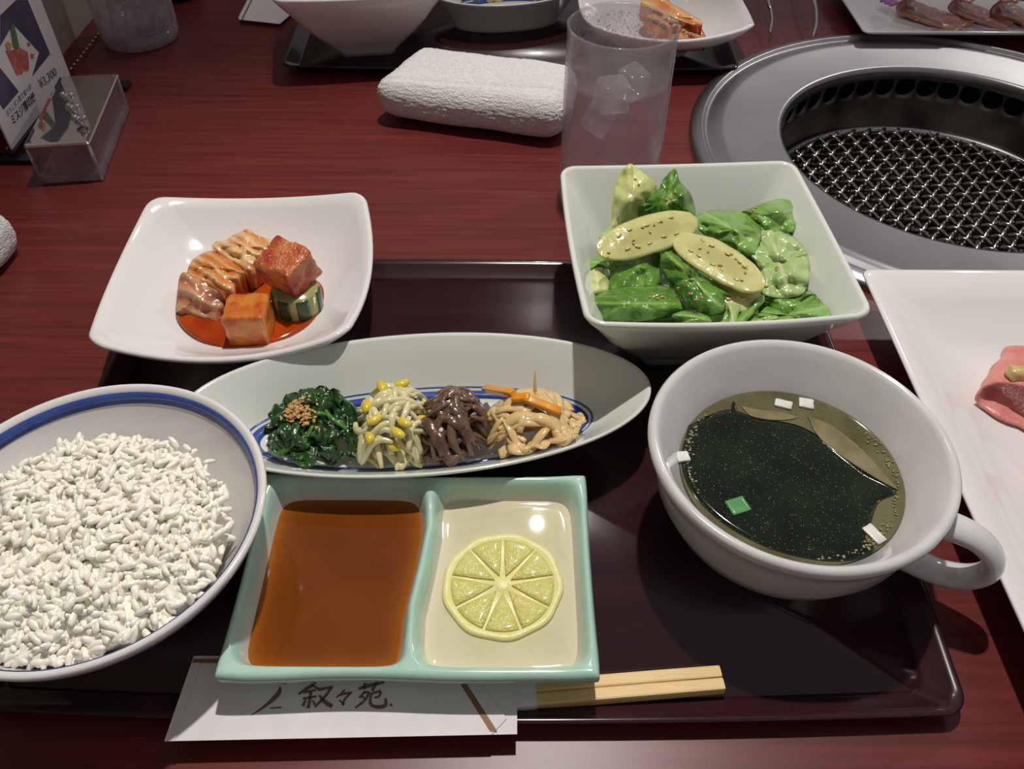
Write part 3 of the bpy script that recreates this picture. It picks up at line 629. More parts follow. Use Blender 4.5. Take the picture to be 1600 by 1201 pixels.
def strokes(name, plist, o=(380, 1040), sc=5.714):
    vf = []
    for pl in plist:
        A, B = ribbon2d(pl); n = len(A)
        V = [PW(o[0] + x / sc, o[1] + y / sc, 0.00100) for x, y in np.vstack([A, B])]
        V = np.array(V); V2 = np.vstack([V, V + (0, 0, 0.00008)]); m = 2 * n
        F = [(m + i, m + i + 1, m + n + i + 1, m + n + i) for i in range(n - 1)] + [(i, n + i, n + i + 1, i + 1) for i in range(n - 1)]
        vf.append((V2, F))
    return cs.part(name, join(*vf), 'ink_dark', parent=FS, smooth=False)
strokes('printed_emblem', [[(332, 185, 8), (318, 240, 20), (250, 312, 17), (160, 384, 10), (70, 440, 2)], [(240, 376, 5), (342, 371, 7)], [(348, 158, 4), (388, 154, 6)]])
strokes('printed_character', [[(650, 150, 6), (590, 190, 15), (492, 252, 9)], [(610, 165, 8), (668, 205, 12)], [(540, 240, 8), (650, 214, 9)], [(532, 292, 9), (655, 272, 9)], [(604, 215, 13), (596, 300, 14), (578, 378, 16)], [(560, 300, 8), (532, 358, 15)], [(620, 305, 8), (640, 345, 12)], [(668, 212, 14), (800, 188, 10)], [(790, 192, 12), (720, 285, 13), (638, 368, 9)], [(678, 262, 9), (735, 325, 19), (795, 362, 18)]])
strokes('printed_character', [[(905, 215, 8), (872, 250, 8), (828, 284, 5)], [(850, 266, 7), (912, 246, 10), (972, 238, 8)], [(958, 242, 10), (905, 300, 9), (888, 352, 11)], [(856, 306, 6), (905, 346, 10)]])
strokes('printed_character', [[(1030, 205, 13), (1140, 172, 17), (1262, 146, 9)], [(1086, 152, 11), (1080, 208, 12)], [(1196, 146, 13), (1150, 222, 14)], [(1092, 224, 8), (1036, 286, 10)], [(1072, 240, 8), (1122, 240, 11), (1082, 310, 11), (1002, 374, 8)], [(1058, 272, 7), (1090, 292, 8)], [(1136, 248, 8), (1232, 224, 12)], [(1230, 228, 11), (1212, 272, 10), (1168, 284, 6)], [(1148, 244, 9), (1134, 300, 12), (1138, 348, 14)], [(1138, 350, 13), (1200, 366, 16), (1268, 352, 15), (1272, 290, 12)]])
strokes('printed_dot', [[(1308, 346, 11), (1332, 350, 11)]])
ch = Thing('disposable_chopsticks', 'pale wooden chopstick pair poking out right of the celadon dish', 'chopsticks', (0.03, 0.157, TZ))
e1, e0 = np.array([0.0920, 0.1634]), np.array([-0.09, 0.1470]); dv_ = (e1 - e0) / np.linalg.norm(e1 - e0); nn_ = np.array([-dv_[1], dv_[0]])
ang = math.atan2(dv_[1], dv_[0])
for s in (-1, 1):
    c = (e0 + e1) / 2 + nn_ * s * 0.00285
    ch.part('chopstick', box((c[0], c[1], TZ + 0.0037), (np.linalg.norm(e1 - e0) / 2, 0.0028, 0.0030), 0.0008, rotmat((0, 0, 1), ang)), 'wood', smooth=False)
cb = P(803, 1078, 0.0100); cc = e0 + dv_ * ((cb[:2] - e0) @ dv_)
ch.part('paper_band', box((cc[0], cc[1], TZ + 0.0040), (0.0095, 0.0064, 0.0038), 0.0006, rotmat((0, 0, 1), ang)), 'paper', smooth=False)

# ================================================================== KIMCHI
def patch(outline, zf, thick, m_unused=None, dome=0.0, noise_a=0.0, noise_s=120, seed=0, axis=(1, 0), rid=0, ridamp=0.0, rings=(1.0, 0.93, 0.84, 0.73, 0.6, 0.46, 0.32, 0.18, 0.06), dens=6):
    """a torn leaf or slice: its own outline, height, crumple and thickness"""
    o2 = np.array(spline(np.array(outline + outline[:1], float), dens * len(outline))[:-1]); c = o2.mean(0); ax = np.array(axis, float); ax /= np.linalg.norm(ax); pr = np.array([-ax[1], ax[0]])
    hw = np.abs((o2 - c) @ pr).max() + 1e-6; hl = np.abs((o2 - c) @ ax).max() + 1e-6; loops, att = [], []
    for f in rings:
        L = []
        for q in c + (o2 - c) * f:
            v = (q - c) @ pr / hw; u = (q - c) @ ax / hl; w_ = P(q[0], q[1], zf(q[0], q[1]))
            z = w_[2] + dome * (1 - f * f) + noise_a * (mnoise.noise(Vector((w_[0] * noise_s + seed * 7.3, w_[1] * noise_s, seed))) + 0.45 * mnoise.noise(Vector((w_[0] * noise_s * 2.6 + seed, w_[1] * noise_s * 2.6, seed * 2.0))))
            a_ = 0.8 * math.exp(-(v / 0.07) ** 2) + 0.35 * math.exp(-((abs(((u * 3.5 + abs(v) * 2.4) % 1.0) - 0.5)) / 0.08) ** 2) * math.exp(-abs(v))
            if rid:
                k_ = 0.5 + 0.5 * math.cos(v * math.pi * rid + 2.2 * mnoise.noise(Vector((u * 1.6, v * 2.5, seed + 4.0)))); z += ridamp * (k_ - 0.5); a_ = k_ ** 2 * (0.6 + 0.5 * mnoise.noise(Vector((u * 3, v * 5, seed))))
            L.append(P(q[0], q[1], z)); att.append(min(1, max(0, a_)))
        loops.append(np.array(L))
    n = len(o2); bot = loops[0] - (0, 0, thick); cb_ = bot.mean(0); bot2 = cb_ + (bot - cb_) * 0.9
    V, F = loft([bot2, bot] + loops, True, True); att = [0] * (2 * n) + att + [att[0], att[-1]]
    return (V, F), np.array(att)
def cpx(pts, o, sc): return [(o[0] + x / sc, o[1] + y / sc) for x, y in pts]
def cabbage(label, outline, zf, th, m, seed, rid, amp, group='kimchi on the near dish', axis=(0.85, 0.5)):
    VF, at = patch(outline, zf, th, dome=0.003, noise_a=0.0022, noise_s=150, seed=seed, axis=axis, rid=rid, ridamp=amp)
    return solo('kimchi_cabbage', label, 'kimchi', VF, m, group=group, attrs={'stripe': at})
K4 = lambda pts: cpx(pts, (250, 340), 5.46)
cabbage('pale ridged kimchi cabbage slice at the back of the pile', K4([(440, 240), (480, 200), (560, 190), (620, 150), (700, 115), (760, 95), (830, 150), (940, 185), (1010, 220), (950, 270), (860, 350), (840, 400), (740, 460), (640, 380), (560, 320)]), lambda x, y: 0.040 - 0.00004 * (y - 395), 0.014, 'cab_pale', 3, 5, 0.0016)
cabbage('orange ridged kimchi cabbage slice in the middle of the pile', K4([(228, 475), (260, 380), (330, 320), (430, 280), (520, 310), (620, 380), (715, 460), (650, 540), (570, 630), (420, 560)]), lambda x, y: 0.039 - 0.00003 * (y - 420), 0.014, 'cab_red', 5, 4, 0.0018)
cabbage('brownish kimchi cabbage slice at the front left of the pile', K4([(150, 600), (170, 495), (230, 468), (420, 555), (565, 625), (540, 720), (525, 900), (400, 850), (170, 795), (135, 800)]), lambda x, y: 0.037 - 0.00024 * (y - 440), 0.007, 'cab_brown', 8, 3, 0.0016, axis=(0.9, 0.4))
film('kimchi_juice', 'orange-red chilli juice pooled in the near kimchi dish', 'sauce', [(276, 462), (276, 496), (302, 524), (345, 542), (392, 544), (440, 529), (482, 505), (504, 474), (498, 440), (440, 425), (350, 425), (295, 440)], 'kimsauce', 0.0240, 0.0030)
p = P(383, 477, 0.0445); solo('radish_kimchi_cube', 'orange radish kimchi cube standing at the front of the dish', 'radish', box((p[0], p[1], 0.0325), (0.0118, 0.0111, 0.0120), 0.0014, rotmat((0, 0, 1), 0.03), 0.0012, 160, seg=8), 'radish')
p = P(450, 418, 0.049); solo('radish_kimchi_cube', 'chilli-red radish kimchi cube resting on the cucumber chunk', 'radish', box(p, (0.0132, 0.0118, 0.0108), 0.0018, rotmat((0, 0, 1), -0.55) @ rotmat((1, 0, 0), 0.25), 0.0018, 190, seg=8), 'radish_red')
q = P(462, 478, 0.029); qc = np.array([q[0], q[1] + 0.006]); KZ = 0.0058
ck = Thing('cucumber_kimchi', 'striped cucumber chunk under the red radish cube', 'cucumber', (*qc, 0.0142 + KZ))
ck.part('flesh', lathe(qc, [(0.0130, 0.0142 + KZ), (0.0142, 0.0155 + KZ), (0.0142, 0.0310 + KZ), (0.0130, 0.0325 + KZ)], 40), 'cuke_light')
for a0 in (-175, -125, -78, -20, 40, 100):
    ts = np.radians(np.linspace(a0, a0 + 30, 7)); L = []
    for z, r0 in ((0.0150, 0.0138), (0.0165, 0.0147), (0.0300, 0.0147), (0.0318, 0.0138)):
        L.append(np.array([(qc[0] + (r0 + 0.0002) * math.cos(t), qc[1] + (r0 + 0.0002) * math.sin(t), z + KZ) for t in ts] + [(qc[0] + 0.0125 * math.cos(t), qc[1] + 0.0125 * math.sin(t), z + KZ) for t in ts[::-1]]))
    ck.part('rind_strip', loft(L, True, True), 'cuke_dark')

# ================================================================== SEASONED VEGETABLES ON THE OVAL DISH
class Heap:
    def __init__(s, c, rx, ry, h, zb=0.0165): s.c, s.rx, s.ry, s.h, s.zb = np.array(c), rx, ry, h, zb
    def z(s, x, y, lay=1.0):
        u = ((x - s.c[0]) / s.rx) ** 2 + ((y - s.c[1]) / s.ry) ** 2
        xr, yr = (x - OC[0]) * math.cos(OR) + (y - OC[1]) * math.sin(OR), -(x - OC[0]) * math.sin(OR) + (y - OC[1]) * math.cos(OR)
        fl = float(np.interp(math.hypot(xr / 0.119, yr / 0.048), (0.2, 0.406, 0.51, 0.646, 0.802, 0.99), (0.0130, 0.0132, 0.0150, 0.0205, 0.0302, 0.0395)))
        return max(s.zb + s.h * lay * math.sqrt(max(0.0, 1 - min(1, u))), fl + 0.0022)
    def path(s, length, lay, wob=0.8, k=6, start=None, head=None):
        while start is None:
            x, y = random.uniform(-1, 1), random.uniform(-1, 1)
            if x * x + y * y < 0.85: start = s.c + (x * s.rx, y * s.ry)
        p = np.array(start, float); hd = random.uniform(0, 6.283) if head is None else head; out = []; turn = random.uniform(-wob, wob)
        for i in range(k):
            out.append((p[0], p[1], s.z(p[0], p[1], lay) + random.uniform(0, 0.0024)))
            hd += turn + random.uniform(-wob, wob) * 0.5; q = p + length / k * np.array([math.cos(hd), math.sin(hd)])
            e = ((q - s.c) / (s.rx, s.ry)); r = np.hypot(*e)
            if r > 0.97: hd = math.atan2(s.c[1] - p[1], s.c[0] - p[0]) + random.uniform(-0.9, 0.9); q = s.c + e / r * 0.95 * np.array([s.rx, s.ry])
            p = q
        return spline(out, 16)
h_sp, h_be, h_fe, h_da = Heap((-0.1025, 0.2890), 0.0265, 0.0265, 0.022), Heap((-0.0620, 0.2895), 0.0225, 0.0290, 0.029), Heap((-0.0315, 0.2895), 0.0205, 0.0275, 0.028), Heap((0.0115, 0.2915), 0.0260, 0.0265, 0.025)
def cross(hp_, wob):
    t = random.uniform(0, 6.283); r = random.uniform(0.35, 0.85); st = hp_.c + (r * hp_.rx * math.cos(t), r * hp_.ry * math.sin(t))
    tgt = hp_.c + (random.uniform(-.4, .4) * hp_.rx, random.uniform(-.4, .4) * hp_.ry)
    return hp_.path(random.uniform(0.022, 0.036), 1.0, wob, start=st, head=math.atan2(tgt[1] - st[1], tgt[0] - st[0]))
LAY = [0.3 + 0.6 * k / 25 for k in range(26)] + [1.0] * 28
for lay in LAY[:40]:
    p = h_sp.path(random.uniform(0.018, 0.036), lay, 0.5)
    solo('spinach_sprig', 'green spinach stem in the dark green heap on the oval dish', 'spinach', tube(p, lump(0.0011, 0.0019), 6, 0.7), 'spinach_stem' if random.random() < 0.42 else 'spinach', group='spinach stems on the oval dish')
for i in range(34):
    t = random.random() * 6.283; r = math.sqrt(random.random()) * 0.82; x, y = h_sp.c + (r * h_sp.rx * math.cos(t), r * h_sp.ry * math.sin(t)); lay = random.choice((0.6, 0.85, 1.0, 1.0)); z = h_sp.z(x, y, lay) + 0.001
    hd = random.random() * 6.283; L = random.uniform(0.010, 0.017); d3 = np.array([math.cos(hd), math.sin(hd), random.uniform(-.4, .4)]) * L / 2
    V, F, ve = sheet(np.array([x, y, z]) - d3, np.array([x, y, z]) + d3, L * 0.75, nrm=(random.gauss(0, .5), random.gauss(-.2, .5), 1), bulge=0.002, curl=random.uniform(-.004, .003), ruf=0.005, rufs=260, nu=12, nv=9, seed=i, vein=False)
    solo('spinach_leaf', 'crumpled dark spinach leaf in the green heap on the oval dish', 'spinach', (V, F), 'spinach', group='spinach leaves on the oval dish')
vf = []
for i in range(150):
    ctr = random.choice(((462, 636), (478, 641), (487, 632), (484, 663), (470, 655), (455, 650))); x_, y_ = ctr[0] + random.gauss(0, 9), ctr[1] + random.gauss(0, 6)
    q = P(x_, y_, 0.037); q[2] = h_sp.z(q[0], q[1]) + 0.0022 + random.random() * 0.0015
    b_ = ball((0, 0, 0), (0.0013, 0.0008, 0.0005), 7, 4); R = rotmat((0, 0, 1), random.random() * 6) @ rotmat((1, 0, 0), random.gauss(0, .5)); vf.append((b_[0] @ R.T + q, b_[1]))
solo('ground_sesame', 'pinch of ground tan sesame sprinkled on the spinach', 'sesame', join(*vf), 'sesame', kind='stuff')
# bean sprouts: stalk with, for some, a split yellow bean
def bean_vf(q, ang, L=0.0046, W_=0.0026, tilt=0.0):
    b_ = ball((0, 0, 0), (L, W_, 0.0019), 12, 7); V = b_[0].copy(); V[:, 1] += 30 * V[:, 0] ** 2 - 0.0003
    R = rotmat((0, 0, 1), ang) @ rotmat((1, 0, 0), tilt); return V @ R.T + q, b_[1]
beans = [(572, 634, 1.7), (596, 604, 1.9), (628, 599, 0.5), (577, 682, 1.75), (632, 660, -0.5), (622, 676, -0.75), (615, 696, -0.6), (664, 655, -0.25), (666, 676, 1.8), (585, 655, 0.8)]
nb = 0
BL = ['bean sprout with a plump yellow bean next to the spinach', 'bean sprout with a short bean at the back left of its heap', 'bean sprout with a pale bean at the top back of its heap', 'bean sprout with a narrow bean low on the spinach side', 'bean sprout with a bean on the fern side of the heap', 'bean sprout with a slanting bean above the lowest bean', 'bean sprout with the lowest slanting bean of the heap', 'bean sprout whose bean lies on the brown fern shoots', 'bean sprout whose bean hangs down over the fern shoots', 'bean sprout with a bean tucked behind the spinach-side bean']
for i, lay in enumerate(LAY):
    big = i >= len(LAY) - len(beans)
    if big:
        bx, by, ba = beans[nb]; nb += 1; q = P(bx, by, 0.041)
        for _ in range(3): q = P(bx, by, h_be.z(q[0], q[1]) + 0.0042)
        p = h_be.path(random.uniform(0.02, 0.034), 1.0, 0.5, start=q[:2], head=ba + random.choice((0, 3.14)))
    else: p = cross(h_be, 0.3) if lay == 1.0 and random.random() < 0.5 else h_be.path(random.uniform(0.026, 0.044), lay, 0.3)
    bs = Thing('bean_sprout', BL[nb - 1] if big else 'pale bean sprout stalk in the heap beside the spinach', 'bean sprout', (p[0][0], p[0][1], min(p[:, 2]) - 0.0018), 'bean sprouts with beans' if big else 'bean sprout stalks')
    bs.part('stalk', tube(p, lump(0.0013, 0.0021), 8), 'sprout')
    if big:
        bs.part('bean', bean_vf(q, ba), 'bean')
for lay in LAY:
    p = cross(h_fe, 0.5) if lay == 1.0 and random.random() < 0.5 else h_fe.path(random.uniform(0.022, 0.042), lay, 0.8)
    solo('fern_shoot', 'brown simmered fern shoot in the heap between bean sprouts and daikon', 'fern shoot', tube(p, lump(0.0015, 0.0024), 8, random.uniform(0.5, 0.9), twist=random.uniform(-3, 3)), 'fern', group='fern shoots on the oval dish')
for lay in LAY[4:]:
    p = cross(h_da, 0.2) if lay == 1.0 and random.random() < 0.6 else h_da.path(random.uniform(0.020, 0.040), lay, 0.25)
    solo('daikon_strip', 'pale orange pickled daikon strip at the right end of the oval dish', 'daikon', tube(p, lump(0.0020, 0.0033), 8, random.uniform(0.32, 0.6), twist=random.uniform(-1.5, 1.5)), 'daikon', group='daikon strips on the oval dish')
q0, q1 = P(836, 604, 0.0435), P(836, 575, 0.052)
solo('daikon_strip', 'daikon strip with a pointed tip sticking up behind the heap', 'daikon', tube(spline([q0 - (0, 0, .006), q0, q1], 10), np.linspace(0.0026, 0.0005, 10), 8, 0.6), 'daikon', group='daikon strips on the oval dish')
for lab, (a_, b_), zz in (('orange carrot stick nearest the brown fern shoots', ((757, 607), (802, 614)), 0.0415), ('thick orange carrot stick on the right of the daikon heap', ((820, 622), (876, 643)), 0.0425), ('thin carrot stick half buried in the middle of the daikon', ((800, 622), (828, 620)), 0.0415)):
    p0, p1 = P(*a_, zz), P(*b_, zz)
    for _ in range(4): p0 = P(*a_, h_da.z(p0[0], p0[1]) + 0.0052); p1 = P(*b_, h_da.z(p1[0], p1[1]) + 0.0052)
    dd = p1 - p0; R = np.stack(frame(dd, np.array([0, -.2, 1.0])), 1)
    solo('carrot_stick', lab, 'carrot', box((p0 + p1) / 2, (np.linalg.norm(dd) / 2, 0.0022, 0.0017), 0.0006, R, 0.0003, 300), 'carrot', group='carrot sticks on the oval dish')

# ================================================================== SALAD
sq_p = lambda u: (1 - abs(u) ** 6) ** 0.5
S8 = lambda pts: cpx(pts, (860, 250), 3.636)
def leaf(label, pts, m, z0, gy=0.0, gx=0.0, dome=0.004, na=0.004, seed=1, axis=(1, 0.2), th=0.0006):
    o_ = S8(pts); c_ = np.array(o_).mean(0)
    VF, at = patch(o_, lambda x, y: z0 + gy * (y - c_[1]) + gx * (x - c_[0]), th, dome=dome, noise_a=na, noise_s=95, seed=seed, axis=axis)
    return solo('salad_leaf', label, 'salad leaf', VF, m, attrs={'vein': at})
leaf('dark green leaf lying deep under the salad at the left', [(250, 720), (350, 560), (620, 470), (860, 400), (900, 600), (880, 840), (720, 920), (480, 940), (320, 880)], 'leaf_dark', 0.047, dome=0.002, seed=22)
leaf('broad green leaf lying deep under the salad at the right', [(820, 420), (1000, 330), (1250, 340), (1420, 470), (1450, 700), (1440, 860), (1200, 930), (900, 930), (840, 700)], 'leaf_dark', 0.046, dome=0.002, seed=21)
leaf('pale upright lettuce leaf rising at the back left of the salad', [(345, 380), (350, 250), (365, 150), (400, 70), (450, 20), (500, 50), (560, 90), (605, 150), (590, 230), (560, 310), (480, 350), (400, 380)], 'leaf_cream', 0.070, gy=-0.00030, dome=0.005, seed=1, axis=(0.15, -1))
leaf('pointed dark green leaf standing at the back of the salad', [(505, 310), (530, 230), (610, 170), (640, 110), (708, 48), (735, 120), (790, 180), (818, 250), (815, 320), (700, 330), (600, 330)], 'leaf_dark', 0.070, gy=-0.00028, dome=0.006, na=0.006, seed=2, axis=(0.1, -1))
leaf('folded green leaf at the back right corner of the salad', [(1090, 290), (1180, 255), (1290, 220), (1370, 235), (1394, 300), (1388, 390), (1330, 410), (1240, 400), (1170, 350)], 'leaf_mid', 0.064, gy=-0.00012, dome=0.006, seed=4, axis=(1, -0.3))
leaf('small dark leaf edge behind the pale leaf on the right', [(1330, 380), (1400, 395), (1398, 460), (1330, 455)], 'leaf_dark', 0.058, dome=0.001, na=0.001, seed=14)
leaf('broad green leaf right of the upper cucumber slice', [(810, 320), (900, 286), (1010, 284), (1110, 300), (1170, 340), (1202, 400), (1185, 470), (1150, 540), (1050, 520), (950, 460), (850, 400)], 'leaf_mid', 0.064, dome=0.007, seed=3, axis=(1, 0.6))
leaf('large pale translucent leaf on the right of the salad', [(1180, 400), (1260, 380), (1340, 410), (1420, 470), (1465, 550), (1475, 650), (1440, 750), (1360, 780), (1270, 775), (1200, 745), (1190, 620), (1140, 540), (1150, 460)], 'leaf_pale', 0.062, dome=0.003, na=0.005, seed=5, axis=(0.3, 1))
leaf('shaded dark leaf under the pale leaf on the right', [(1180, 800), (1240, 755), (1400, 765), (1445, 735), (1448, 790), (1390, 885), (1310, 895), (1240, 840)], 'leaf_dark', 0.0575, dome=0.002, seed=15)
leaf('green leaf with a raised edge along the front right rim', [(1045, 965), (1060, 905), (1180, 870), (1240, 830), (1320, 895), (1420, 800), (1470, 738), (1530, 790), (1592, 860), (1580, 945), (1480, 958), (1300, 968)], 'leaf_mid', 0.061, gx=0.00002, dome=0.002, na=0.006, seed=6, axis=(1, -0.2))
leaf('slim green leaf between the front cucumber and the front rim', [(1050, 900), (1120, 830), (1200, 765), (1215, 800), (1150, 875), (1080, 935)], 'leaf_mid', 0.063, dome=0.002, na=0.002, seed=16, axis=(1, -0.9))
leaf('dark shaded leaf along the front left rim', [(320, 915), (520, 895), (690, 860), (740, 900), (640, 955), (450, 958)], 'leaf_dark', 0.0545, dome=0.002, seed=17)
leaf('green leaf filling the front middle of the bowl', [(625, 958), (720, 912), (690, 880), (800, 845), (900, 875), (1000, 865), (1075, 825), (1065, 900), (1025, 968), (830, 966)], 'leaf_mid', 0.060, dome=0.003, na=0.005, seed=11)
leaf('pale leaf rib at the front middle of the bowl', [(1005, 815), (1078, 815), (1068, 880), (1032, 965), (998, 965), (1015, 890)], 'leaf_pale', 0.0640, dome=0.002, na=0.001, seed=12, axis=(0.2, 1))
leaf('square dark leaf below the upper cucumber slice', [(338, 570), (420, 520), (540, 500), (628, 470), (622, 600), (606, 715), (500, 740), (348, 748)], 'leaf_dark', 0.060, dome=0.004, seed=7, axis=(0.2, 1))
leaf('small green leaf curl at the left wall of the bowl', [(212, 630), (225, 570), (280, 540), (345, 555), (348, 620), (280, 600)], 'leaf_mid', 0.058, dome=0.002, na=0.002, seed=18)
leaf('cream lettuce heart piece at the left wall of the bowl', [(202, 690), (240, 610), (290, 588), (330, 640), (336, 745), (260, 790), (214, 755)], 'leaf_cream', 0.057, dome=0.006, na=0.003, seed=10, axis=(0.2, 1))
leaf('pale leaf edge peeping out behind the upper cucumber slice', [(275, 440), (315, 388), (360, 370), (345, 440), (300, 470)], 'leaf_pale', 0.063, dome=0.002, na=0.001, seed=19)
leaf('long glossy dark leaf at the front left of the salad', [(238, 830), (250, 770), (330, 735), (480, 714), (620, 710), (705, 738), (765, 840), (660, 882), (520, 912), (380, 920), (280, 892)], 'leaf_dark', 0.061, gy=-0.00005, dome=0.008, na=0.004, seed=9, axis=(1, 0))
leaf('long crinkled green leaf slanting through the middle of the salad', [(622, 485), (680, 452), (740, 500), (800, 590), (880, 660), (960, 700), (1028, 750), (1002, 832), (940, 872), (850, 862), (770, 800), (700, 720), (638, 620)], 'leaf_dark', 0.065, dome=0.008, na=0.006, seed=8, axis=(1, 1))
def cuke(label, a_, b_, wd, seed, nrm):
    p0, p1 = P(*a_), P(*b_); V, F, ve = sheet(p0, p1, wd, nrm=nrm, prof=lambda u: (1 - abs(u) ** 2.3) ** 0.5, bulge=0.0025, curl=0.0, ruf=0.0012, rufs=80, thick=0.0014, nu=26, nv=14, vein=False, seed=seed)
    core = []
    for i in range(27):
        for j in range(15): u, v = -1 + i / 13, -1 + j / 7; core.append(0.7 * max(0, 1 - (abs(v) / 0.55) ** 4) * max(0, 1 - (abs(u) / 0.72) ** 4))
    t = Thing('cucumber_slice', label, 'cucumber', (*((p0 + p1) / 2)[:2], V[:, 2].min()), 'cucumber slices on the salad')
    t.part('slice', (V, F), 'cuke_slice', attrs={'core': np.array(core + core)})
    a3, s3, n3 = frame(p1 - p0, np.asarray(nrm, float)); L = np.linalg.norm(p1 - p0)
    for k in range(10):
        u = (-0.5 + 1.0 * (k // 2) / 4 + random.gauss(0, .05)) * L / 2; v = (0.22 if k % 2 else -0.22) * wd + random.gauss(0, .0004); uu = u / (L / 2)
        b_ = ball((0, 0, 0), (0.0019, 0.0009, 0.00045), 8, 4); R = np.stack([a3, s3, n3], 1) @ rotmat((0, 0, 1), random.gauss(0, .3))
        t.part('seed', (b_[0] @ R.T + (p0 + p1) / 2 + a3 * u + s3 * v + n3 * (0.0025 * (1 - uu * uu) * 0.97 + 0.0004), b_[1]), 'seed')
cuke('cucumber slice at the front, mostly hidden under another slice', (1108, 452, 0.066), (1190, 462, 0.064), 0.026, 3, (0, -0.3, 1))
cuke('long cucumber slice slanting down to the right, on the salad', (1056, 368, 0.074), (1192, 452, 0.073), 0.026, 2, (0.1, -0.3, 1))
cuke('long cucumber slice lying at the upper left of the salad', (932, 394, 0.072), (1090, 342, 0.075), 0.024, 1, (-0.05, -0.5, 1))
bpy.context.view_layer.update(); DG = bpy.context.evaluated_depsgraph_get()
def on_surface(px, py, lift=0.0004):
    ok, loc, nr, *_ = S.ray_cast(DG, Vector((0, 0, CAMZ)), Vector(ray(px, py)).normalized()); return np.array(loc) + np.array(nr) * lift if ok else P(px, py, 0.06)
vf = []
for x_, y_ in ((1052, 301), (1044, 316), (1010, 357), (1030, 352), (990, 372), (1122, 408), (1140, 402), (1100, 390), (1160, 430), (1078, 452), (1090, 471), (1024, 458), (1034, 464), (1196, 446), (994, 282), (1180, 322), (1062, 442), (948, 400), (1210, 420)):
    for _ in range(2):
        b_ = ball((0, 0, 0), (0.0011, 0.0007, 0.0005), 7, 4); vf.append((b_[0] @ rotmat((0, 0, 1), random.random() * 6).T + on_surface(x_ + random.gauss(0, 5), y_ + random.gauss(0, 4)), b_[1]))
solo('sesame_flecks', 'toasted sesame flecks scattered over the salad', 'sesame', join(*vf), 'sesame', kind='stuff')

# ================================================================== GLASSES
gc = np.array([0.0707, 0.5467])
wg = Thing('water_glass', 'tall misted glass of iced water behind the salad bowl', 'glass', (*gc, 0))
wg.part('body', lathe(gc, [(0.0335, 0.0), (0.0355, 0.001), (0.0362, 0.004), (0.0363, 0.06), (0.0361, 0.127), (0.0358, 0.1288), (0.0352, 0.1290), (0.0348, 0.1282), (0.0346, 0.12), (0.0342, 0.012), (0.0330, 0.0095), (0.01, 0.0090)], 80), 'glass_fog')
wg.part('rim', lathe(gc, [(0.0364, 0.1272), (0.0365, 0.1288), (0.0356, 0.1297), (0.0347, 0.1288), (0.0347, 0.1272)], 96, False, False), 'glass')
def helix(c, r, a0, a1, z0, z1, rad, n=20):
    t = np.linspace(0, 1, n); a_ = np.radians(a0 + (a1 - a0) * t)
    return tube(np.c_[c[0] + r * np.cos(a_), c[1] + r * np.sin(a_), z0 + (z1 - z0) * t], rad * np.sin(np.linspace(0.15, 2.99, n)) ** 0.5, 6)
for k in range(8):
    wg.part('cut_line', helix(gc, 0.0361, -150 + 45 * k, -105 + 45 * k, 0.004, 0.062, 0.0007), 'glass_fog')
drops = []
for i in range(520):
    if i < 380: a_, z_, s, r = random.gauss(1.6, 0.75), random.uniform(0.097, 0.124), random.uniform(0.0003, 0.0007), 0.0345
    else: a_, z_, s, r = random.uniform(-3.1, 0.2), random.uniform(0.03, 0.124), random.uniform(0.0002, 0.0006), 0.0363
    drops.append(ball((gc[0] + r * math.cos(a_), gc[1] + r * math.sin(a_), z_), s, 6, 4))
o = wg.part('condensation', join(*drops), 'drop'); o['kind'] = 'stuff'
solo('iced_water', 'clear water filling most of the tall misted glass', 'water', lathe(gc, [(0.0325, 0.0930), (0.0340, 0.0932), (0.0345, 0.0951), (0.0335, 0.0944)], 64), 'water')
for lab, dx, dy, z_, h_, rz in (('ice cube floating nearest the front of the tall water glass', -0.004, -0.012, 0.087, 0.0105, 0.3), ('ice cube floating at the back right of the tall water glass', 0.011, 0.009, 0.085, 0.0100, 0.9), ('ice cube low in the tall water glass', -0.009, 0.006, 0.062, 0.0110, 1.3)):
    solo('ice_cube', lab, 'ice', box((gc[0] + dx, gc[1] + dy, z_), (h_, h_ * 0.9, h_ * 0.95), 0.003, rotmat((0.3, 0.2, 1), rz), 0.0012, 90), 'ice', group='ice cubes in the tall glass')
tc_ = P(222, 60, 0)[:2]
tg = Thing('ribbed_tumbler', 'empty ribbed glass tumbler standing at the far left by the wall', 'glass', (*tc_, 0))
tg.part('thick_base', lathe(tc_, [(0.0318, 0.0004), (0.0342, 0.002), (0.0348, 0.006), (0.0338, 0.0115), (0.030, 0.0125)], 48), 'glass_rib')
tg.part('body', lathe(tc_, [(0.0320, 0.0), (0.0345, 0.0012), (0.0352, 0.005), (0.0372, 0.05), (0.0400, 0.118), (0.0402, 0.120), (0.0392, 0.1205), (0.0386, 0.118), (0.0358, 0.05), (0.0332, 0.016), (0.030, 0.0135), (0.01, 0.013)], 72), 'glass_fog')
for k in range(16):
    tg.part('rib', helix(tc_, 0.0355, 22.5 * k, 22.5 * k + 30, 0.004, 0.085, 0.0016), 'glass_rib')
ib = []
for i in range(46):
    a_, r_ = random.random() * 6.283, 0.027 * math.sqrt(random.random()); b_ = box((tc_[0] + r_ * math.cos(a_), tc_[1] + r_ * math.sin(a_), 0.019 + random.random() * 0.008), (0.0045, 0.0035, 0.0035), 0.001, rotmat((random.random(), random.random(), .3), random.random() * 3), 0.001, 300, seg=1); ib.append(b_)
solo('crushed_ice', 'melting crushed ice in the bottom of the ribbed tumbler', 'ice', join(*ib), 'ice', kind='stuff')

